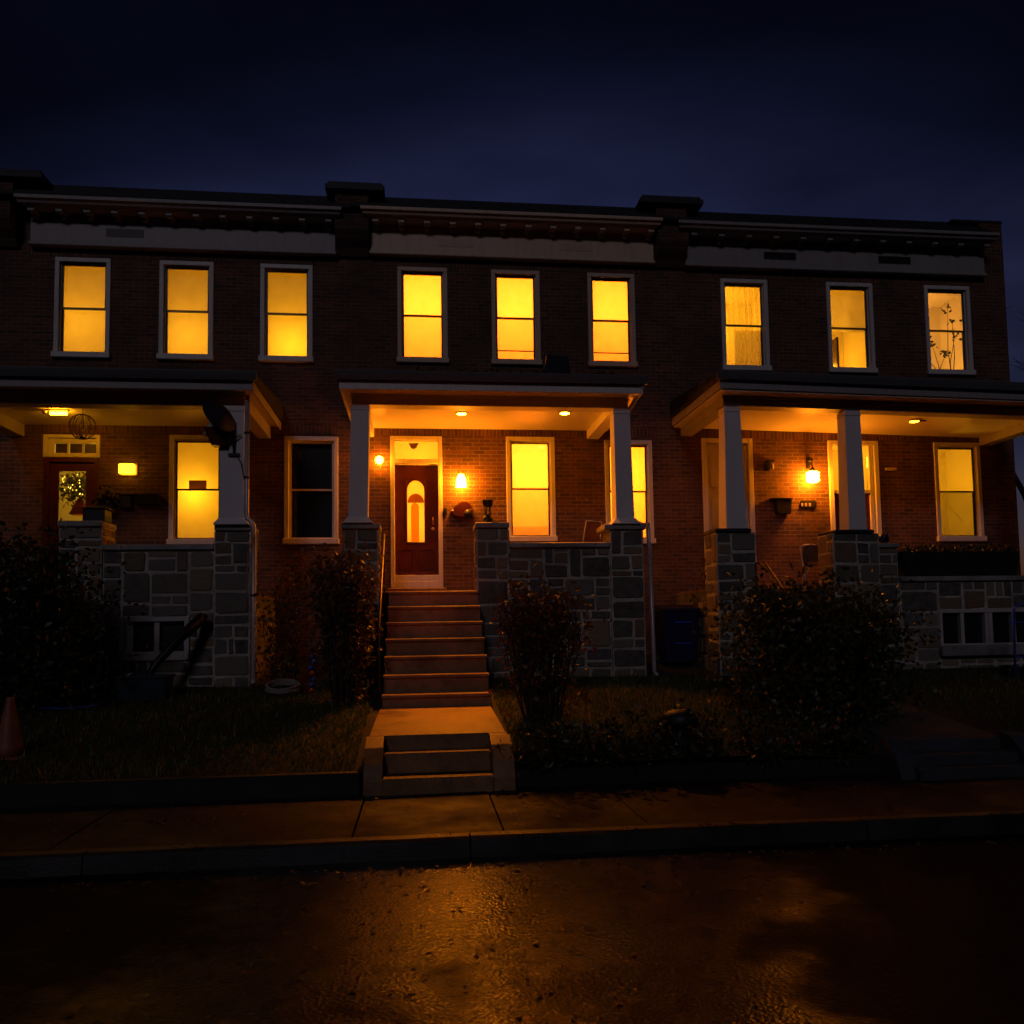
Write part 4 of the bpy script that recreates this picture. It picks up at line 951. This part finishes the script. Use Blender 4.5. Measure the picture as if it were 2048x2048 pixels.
# wire globe
t = thing('wire_globe', (-6.15, -1.25, 4.45), 'wire globe lantern hanging in front of the wreath door transom', 'lantern')
m = MB()
for k in range(5):
    a = math.pi * k / 5
    m.tube([(-6.15 + .195 * math.cos(a) * math.cos(b), -1.25 + .195 * math.sin(a) * math.cos(b), 4.60 + .195 * math.sin(b)) for b in [2 * math.pi * q / 24 for q in range(25)]], .006, 5)
m.tube([(-6.15, -1.25, 4.79), (-6.15, -1.25, 4.925)], .005, 5); m.lathe([(.0151, 4.40), (.06, 4.42), (.06, 4.43), (.015, 4.44)], (-6.15, -1.25, 0), 12); m.build('cage', M['ply'], t)
for k in range(3):
    a = k * 2.1; one(lambda m: m.lathe([(.014, 4.44), (.014, 4.60), (.006, 4.66)], (-6.15 + .05 * math.cos(a), -1.25 + .05 * math.sin(a), 0), 8), 'candle', M['lnb'], t)
# boxes on the wall
t = thing('mailbox', (-5.88, 0, 3.6), 'black upright mailbox left of the long planter under the box lamp', 'mailbox')
one(lambda m: (m.box(-5.97, -5.79, -.12, -.001, 3.50, 3.72, .012)), 'body', M['black'], t); one(lambda m: m.prism_x([(-.135, 3.715), (-.135, 3.73), (-.001, 3.76), (-.001, 3.722)], -5.985, -5.775), 'lid', M['black'], t)
t = thing('wall_planter', (-5.53, 0, 3.6), 'long black wall planter beside the upright mailbox', 'planter')
one(lambda m: (m.prism_x([(-.16, 3.56), (-.19, 3.72), (-.001, 3.72), (-.001, 3.56)], -5.72, -5.34)), 'box', M['black'], t)
r = random.Random(8); m = MB()
for _ in range(240): leaf(m, (-6.16 + r.gauss(0, .09), -.12 + r.gauss(0, .05), 3.56 + abs(r.gauss(0, .09))), .07, r)
pt = thing('potted_plant', (-6.16, -.12, 3.4), 'dark leafy wall plant beside the wreath door', 'plant'); m.build('foliage', M['l_dark'], pt)
one(lambda m: m.frus((-6.16, -.12), .16, .16, 3.42, (-6.16, -.12), .2, .2, 3.55), 'pot', M['black'], pt)
m = MB(); m.box(-5.83, -5.52, -2.02, -1.72, 3.02, 3.21, .015); m.box(-5.85, -5.50, -2.04, -1.70, 3.212, 3.24, .01); tag(m.build('storage_bin', M['black'], None, (-5.68, -1.87, 3.02)), 'black lidded bin on the small stone pier by the wreath door', 'bin')
m = MB(); m.box(-3.86, -3.57, -.012, -.001, 4.08, 4.28, .003)
tag(m.build('wall_plate', M['mauve'], None, (-3.7, 0, 4.08)), 'blank mauve plate on the brick wall right of the left column', 'sign')
m = MB(); m.box(-4.92, -4.63, .115, .145, 3.865, 4.01, .004); tag(m.build('cardboard_box', M['paper'], None, (-4.78, .1, 3.87)), 'small mauve-brown box on the sash rail of the left ground floor window', 'box')
# wreath / poinsettia behind the door glass
t = thing('indoor_plant', (-6.8, .3, 2.9), 'leafy plant with a red pot seen through the wreath door glass', 'plant')
r = random.Random(4); m = MB()
for _ in range(420):
    leaf(m, (-6.82 + r.gauss(0, .17), .34 + r.gauss(0, .05), 3.92 + r.gauss(0, .16)), .085, r)
m.build('foliage', M['l_in'], t)
one(lambda m: m.frus((-6.78, .34), .30, .2, 3.44, (-6.78, .34), .06, .06, 3.72), 'bow', M['poin'], t)
m = MB()
for _ in range(26): m.lathe([(.004, -.012), (.012, 0), (.004, .012)], (-6.82 + r.gauss(0, .16), .24 + r.gauss(0, .02), 3.93 + r.gauss(0, .15)), 6)
m.build('fairy_lights', M['fairy'], t)
# basement stuff
t = thing('folded_umbrella', (-4.65, -2.8, .5), 'dark folded parasol leaning across the left basement window', 'umbrella')
one(lambda m: (m.tube([(-4.72, -2.9, .62), (-4.55, -2.75, .98), (-4.30, -2.55, 1.32), (-4.06, -2.32, 1.60)], .035, 10, .085), m.tube([(-4.06, -2.32, 1.60), (-4.0, -2.28, 1.63)], .085, 10, .02)), 'canopy', M['black'], t)
one(lambda m: m.tube([(-4.85, -3.0, .50), (-4.72, -2.9, .62)], .018, 8), 'pole', M['black'], t)
t = thing('storage_box', (-4.78, -2.95, .5), 'dark teal lidded storage box on the grass below the left basement window', 'box')
one(lambda m: m.frus((-4.62, -2.95), .56, .36, .52, (-4.62, -2.95), .62, .4, .80), 'tub', M['crate'], t); one(lambda m: m.box(-4.95, -4.29, -3.17, -2.73, .801, .84, .012), 'lid', M['crate'], t)
m = MB(); m.tube([(-5.36 + .375 * math.cos(a), -3.42 + .375 * math.sin(a), hm(-5.36, -3.42) + .03 + .015 * math.sin(a)) for a in [2 * math.pi * k / 40 for k in range(41)]], .010, 8, caps=False); tag(m.build('hula_hoop', M['hoop'], None, (-5.36, -3.42, .45)), 'blue plastic hoop lying on the left lawn', 'hoop')
t = thing('traffic_cone', (-5.04, -5.75, .17), 'faded orange traffic cone at the left edge of the lawn', 'traffic cone')
one(lambda m: m.lathe([(.135, .03), (.12, .12), (.04, .56), (.034, .60), (.028, .605)], (-5.02, -5.75, .19), 20), 'body', M['cone'], t); one(lambda m: m.box(-5.18, -4.86, -5.91, -5.59, .19, .219, .01), 'base', M['cone'], t)
t = thing('bead_string', (-2.62, -2.2, .6), 'string of blue and red bulbs hanging on the tawny shrub', 'light string')
for k in range(7): one(lambda m: m.lathe([(.006, -.032), (.03, -.012), (.03, .012), (.006, .032)], (-2.40 + .02 * math.sin(k * 2), -3.3, 1.06 - k * .075), 10), 'bulb', M['bead_r'] if k in (3, 6) else M['bead_b'], t)
one(lambda m: m.tube([(-2.40 + .02 * math.sin(k * 2), -3.3, 1.14 - k * .075) for k in range(9)], .004, 5), 'wire', M['black'], t)
t = thing('garden_hose', (-2.75, -2.9, .5), 'coil of grey hose lying on the grass below the unlit window', 'hose')
one(lambda m: m.tube([(-2.85 + (.22 + .012 * math.sin(k)) * math.cos(k * .42), -2.85 + .2 * math.sin(k * .42), hm(-2.85, -2.85) + .03 + k * .0012 + .05 * (math.sin(k * .42) + 1)) for k in range(70)], .010, 6), 'coil', M['cable'], t)

# ------------------------------------------------------------------ things at the right house
t = thing('wheeled_bin', (3.27, -1.1, .7), 'dark blue wheeled bin in the gap left of the dry vines', 'bin')
one(lambda m: m.frus((3.25, -1.1), .50, .52, .80, (3.25, -1.1), .58, .62, 1.62), 'body', M['bluebin'], t); one(lambda m: (m.prism_x([(-1.45, 1.625), (-1.45, 1.66), (-1.1, 1.73), (-.76, 1.70), (-.76, 1.625)], 2.93, 3.57)), 'lid', M['bluebin'], t)
one(lambda m: (m.box(3.15, 3.42, -1.425, -1.405, 1.42, 1.45, .005), m.box(3.15, 3.42, -1.41, -1.395, 1.08, 1.11, .005)), 'handle', M['hoop'], t)
for x in (3.0, 3.5): one(lambda m: m.tube([(x - .03, -.86, .80), (x + .03, -.86, .80)], .11, 14), 'wheel', M['black'], t)
t = thing('mailbox', (5.69, 0, 3.5), 'black mailbox below the unlit hooded lamp', 'mailbox')
one(lambda m: m.prism_y([(5.56, 3.40), (5.81, 3.40), (5.83, 3.66), (5.54, 3.66)], -.13, -.001), 'body', M['black'], t); one(lambda m: m.box(5.44, 5.85, -.15, -.001, 3.662, 3.69, .006), 'lid', M['black'], t)
t = thing('number_plaque', (6.18, 0, 3.6), 'dark house plaque with three small brass marks below the lantern', 'sign')
one(lambda m: m.prism_y([(6.04, 3.62), (6.06, 3.53), (6.30, 3.53), (6.36, 3.62), (6.34, 3.655), (6.06, 3.655)], -.03, -.001), 'board', M['black'], t)
for k in range(3): one(lambda m: m.prism_y([(6.06 + k * .075, 3.545), (6.085 + k * .075, 3.545), (6.095 + k * .075, 3.59), (6.08 + k * .075, 3.61), (6.05 + k * .075, 3.60)], -.036, -.031), 'numeral', M['lampbox'] if False else M['lnb'], t)
m = MB(); m.box(7.74, 7.96, -.05, -.001, 4.225, 4.28, .008); tag(m.build('light_switch_box', M['lnb'], None, (7.85, 0, 4.2)), 'small pale box on the brick between the storm door and last window', 'box')
t = thing('folding_chair', (5.58, -1.3, 1.96), 'dark blue folding chair on the right porch', 'chair')
one(lambda m: (m.tube([(5.38, -1.5, 1.97), (5.40, -1.35, 2.4), (5.44, -1.2, 2.68), (5.52, -1.18, 2.72), (5.70, -1.18, 2.72), (5.78, -1.2, 2.68), (5.84, -1.35, 2.4), (5.87, -1.5, 1.97)], .011, 8),), 'frame', M['alum'], t)
one(lambda m: m.prism_y([(5.43, 2.42), (5.80, 2.42), (5.76, 2.67), (5.70, 2.70), (5.52, 2.70), (5.46, 2.67)], -1.30, -1.27), 'backrest', M['chairblue'], t)
one(lambda m: m.box(5.44, 5.80, -1.62, -1.28, 2.34, 2.37, .01), 'seat', M['chairblue'], t)
for x in (5.42, 5.82): one(lambda m: m.tube([(x, -1.62, 2.34), (x, -1.1, 1.97)], .010, 6), 'leg', M['alum'], t)
t = thing('handrail', (4.3, -2.4, 1.2), 'reddish metal double handrail beside the nearest right-hand pier', 'handrail')
for dx in (0, .09): one(lambda m: m.tube([(4.22 + dx, -2.2, 2.33), (4.24 + dx, -2.3, 2.34), (4.40 + dx, -3.2, 1.45), (4.45 + dx, -3.6, 1.0)], .014, 8), 'rail', M['iron'], t)
one(lambda m: m.tube([(4.22, -2.22, 1.9), (4.22, -2.22, 2.34)], .012, 6), 'post', M['iron'], t); one(lambda m: m.tube([(4.43, -3.4, .5), (4.43, -3.4, 1.25)], .012, 6), 'post', M['iron'], t)
t = thing('wall_planter', (7.45, -1.98, 2.12), 'long black planter trough on the right porch wall under the last window', 'planter')
one(lambda m: m.hexa([(6.72, -2.16, 2.115), (8.62, -2.16, 2.115), (8.62, -1.84, 2.115), (6.72, -1.84, 2.115), (6.66, -2.2, 2.50), (8.68, -2.2, 2.50), (8.68, -1.8, 2.50), (6.66, -1.8, 2.50)]), 'trough', M['tarp'], t)
r = random.Random(3); m = MB()
for _ in range(700): leaf(m, (r.uniform(6.7, 8.6), r.uniform(-2.15, -1.85), 2.50 + abs(r.gauss(0, .06))), .06, r)
m.build('foliage', M['l_dark'], t)
m = MB(); m.lathe([(.03, 0), (.075, .02), (.085, .10), (.06, .16)], (6.50, -1.95, 2.66), 14); tag(m.build('plant_pot', M['bluebin'], None, (6.5, -1.95, 2.66)), 'small blue pot on the stepped pier right of the second column', 'pot')
# plant branches in the last upstairs window
t = thing('indoor_plant', (9.2, .35, 6.1), 'branching houseplant silhouetted in the last upstairs window', 'plant')
r = random.Random(21); m = MB(); f = MB()
for k, (x, tx, tz) in enumerate(((9.15, 9.02, 6.75), (9.15, 9.3, 6.62), (9.42, 9.46, 7.25), (9.42, 9.38, 7.5), (9.2, 8.9, 6.5), (9.4, 9.5, 6.95))):
    p = [(x, .3, 6.02), ((x * .6 + tx * .4) + .05 * (-1) ** k, .3, 6.02 + (tz - 6.02) * .45), (tx, .28, tz)]
    m.tube(p, .011, 6, .004)
    for _ in range(12): leaf(f, (tx + r.gauss(0, .05), .28, tz + r.gauss(0, .06)), .085, r)
m.build('stems', M['wood'], t); f.build('leaves', [M['l_dark']], t)
# hand truck at the far right
t = thing('hand_truck', (8.0, -3.0, .5), 'blue metal hand truck standing at the right edge of the photo', 'hand truck')
one(lambda m: (m.tube([(7.86, -3.0, .55), (7.86, -3.05, 1.55), (7.92, -3.06, 1.62)], .016, 8), m.tube([(8.10, -3.0, .55), (8.10, -3.05, 1.55), (8.04, -3.06, 1.62)], .016, 8), m.tube([(7.92, -3.06, 1.62), (8.04, -3.06, 1.62)], .016, 8), m.tube([(7.76, -3.04, 1.36), (8.12, -3.04, 1.36)], .011, 6), m.tube([(7.86, -3.02, .85), (8.10, -3.02, .85)], .011, 6)), 'frame', M['hoop'], t)
one(lambda m: m.box(7.84, 8.12, -3.25, -3.0, .53, .56, .006), 'toe_plate', M['bluebin'], t)
for x in (7.80, 8.16): one(lambda m: m.tube([(x - .025, -2.9, .62), (x + .025, -2.9, .62)], .10, 14), 'wheel', M['black'], t)
# stone/lump in the front planting
m = MB(); m.lathe([(.10, .05), (.085, .10), (.06, .25), (.065, .40)], (1.60, -6.40, 0), 14); m.lathe([(.05, .40), (.17, .42), (.19, .46), (.15, .53), (.07, .565), (.01, .57)], (1.60, -6.40, 0), 18); tag(m.build('garden_ornament', M['tarp'], None, (1.60, -6.40, .05)), 'dark mushroom-shaped garden ornament among the low plants at the front of the lawn', 'ornament')

# ------------------------------------------------------------------ sky, sun, camera
w = bpy.data.worlds.new('World'); scene.world = w; w.use_nodes = True
nt = w.node_tree; nt.nodes.clear()
out = nt.nodes.new('ShaderNodeOutputWorld'); bg = nt.nodes.new('ShaderNodeBackground')
sk = nt.nodes.new('ShaderNodeTexSky'); sk.sky_type = 'NISHITA'; sk.sun_disc = False; sk.sun_elevation = rad(-4); sk.sun_rotation = rad(0); sk.air_density = 1.2; sk.ozone_density = 3
tc = nt.nodes.new('ShaderNodeTexCoord')
nz = nt.nodes.new('ShaderNodeTexNoise'); nz.inputs['Scale'].default_value = 2.2; nz.inputs['Detail'].default_value = 6
mp = nt.nodes.new('ShaderNodeMapping'); mp.inputs['Scale'].default_value = (1, 1, 3.2); nt.links.new(tc.outputs['Generated'], mp.inputs[0]); nt.links.new(mp.outputs[0], nz.inputs['Vector'])
cl = nt.nodes.new('ShaderNodeValToRGB'); cl.color_ramp.elements[0].position = .3; cl.color_ramp.elements[0].color = (.5, .5, .52, 1); cl.color_ramp.elements[1].position = .72; cl.color_ramp.elements[1].color = (1.4, 1.36, 1.3, 1)
nt.links.new(nz.outputs['Fac'], cl.inputs[0])
mx = nt.nodes.new('ShaderNodeMix'); mx.data_type = 'RGBA'; mx.blend_type = 'MULTIPLY'; mx.inputs[0].default_value = 1
nt.links.new(sk.outputs[0], mx.inputs[6]); nt.links.new(cl.outputs[0], mx.inputs[7])
sp_ = nt.nodes.new('ShaderNodeSeparateXYZ'); nt.links.new(tc.outputs['Generated'], sp_.inputs[0])
def mth(op, a_, b_):
    n_ = nt.nodes.new('ShaderNodeMath'); n_.operation = op
    for i_, v_ in enumerate((a_, b_)):
        if hasattr(v_, 'is_linked'): nt.links.new(v_, n_.inputs[i_])
        else: n_.inputs[i_].default_value = v_
    return n_.outputs[0]
dx_ = mth('SUBTRACT', sp_.outputs[0], .12)
gv = mth('ADD', sp_.outputs[2], mth('MULTIPLY', mth('MULTIPLY', dx_, dx_), .5))
gr_ = nt.nodes.new('ShaderNodeValToRGB'); e = gr_.color_ramp.elements
for i_, (p_, c_) in enumerate(((.46, (1.08, 1.05, 1.08, 1)), (.51, (.85, .85, .87, 1)), (.555, (.38, .38, .40, 1)), (.61, (.17, .17, .18, 1)), (.75, (.09, .09, .1, 1)))):
    q_ = e[i_] if i_ < 2 else e.new(p_); q_.position = p_; q_.color = c_
nt.links.new(gv, gr_.inputs[0])
mg = nt.nodes.new('ShaderNodeMix'); mg.data_type = 'RGBA'; mg.blend_type = 'MULTIPLY'; mg.inputs[0].default_value = 1
nt.links.new(mx.outputs[2], mg.inputs[6]); nt.links.new(gr_.outputs[0], mg.inputs[7])
mh = nt.nodes.new('ShaderNodeMix'); mh.data_type = 'RGBA'; mh.blend_type = 'MULTIPLY'; mh.inputs[0].default_value = 1; mh.inputs[7].default_value = (10.3, 7.5, 7.0, 1)
nt.links.new(mg.outputs[2], mh.inputs[6]); nt.links.new(mh.outputs[2], bg.inputs[0]); bg.inputs[1].default_value = .12
nt.links.new(bg.outputs[0], out.inputs[0])
sl = bpy.data.lights.new('sun', 'SUN'); sl.energy = .125; sl.angle = rad(10); sl.color = (1, .88, 1.06)
so = bpy.data.objects.new('sun', sl); col.objects.link(so)
sdir = Vector((.20, .80, -.47)).normalized(); so.rotation_euler = sdir.to_track_quat('-Z', 'Y').to_euler()

cam = bpy.data.cameras.new('camera'); co = bpy.data.objects.new('camera', cam); col.objects.link(co)
f, yaw, pit, rol, py = 1648.958, .11132, .06695, -.01508, 1139.62
cy, sy = math.cos(yaw), math.sin(yaw)
r_ = Vector((cy, -sy, 0)); f_ = Vector((sy, cy, 0)); u_ = Vector((0, 0, 1))
w_ = math.cos(pit) * f_ + math.sin(pit) * u_; u2 = math.cos(pit) * u_ - math.sin(pit) * f_
r3 = math.cos(rol) * r_ + math.sin(rol) * u2; u3 = math.cos(rol) * u2 - math.sin(rol) * r_
mat = Matrix((r3, u3, -w_)).transposed().to_4x4(); mat.translation = Vector((-.9686, -14.5, 1.4320))
co.matrix_world = mat
cam.sensor_width = 36; cam.lens = f * 36 / 2048; cam.shift_y = (py - 1024) / 2048; cam.clip_end = 1500; cam.clip_start = .05
scene.camera = co
scene.view_settings.view_transform = 'Standard'; scene.view_settings.look = 'None'; scene.view_settings.exposure = 0; scene.view_settings.gamma = 1
scene.render.engine = 'CYCLES'
c = scene.cycles
c.max_bounces = 7; c.diffuse_bounces = 4; c.glossy_bounces = 3; c.transmission_bounces = 4; c.transparent_max_bounces = 12
c.sample_clamp_indirect = 4; c.use_denoising = True; c.caustics_reflective = False; c.caustics_refractive = False
try: c.denoiser = 'OPENIMAGEDENOISE'; c.use_light_tree = True
except Exception: pass
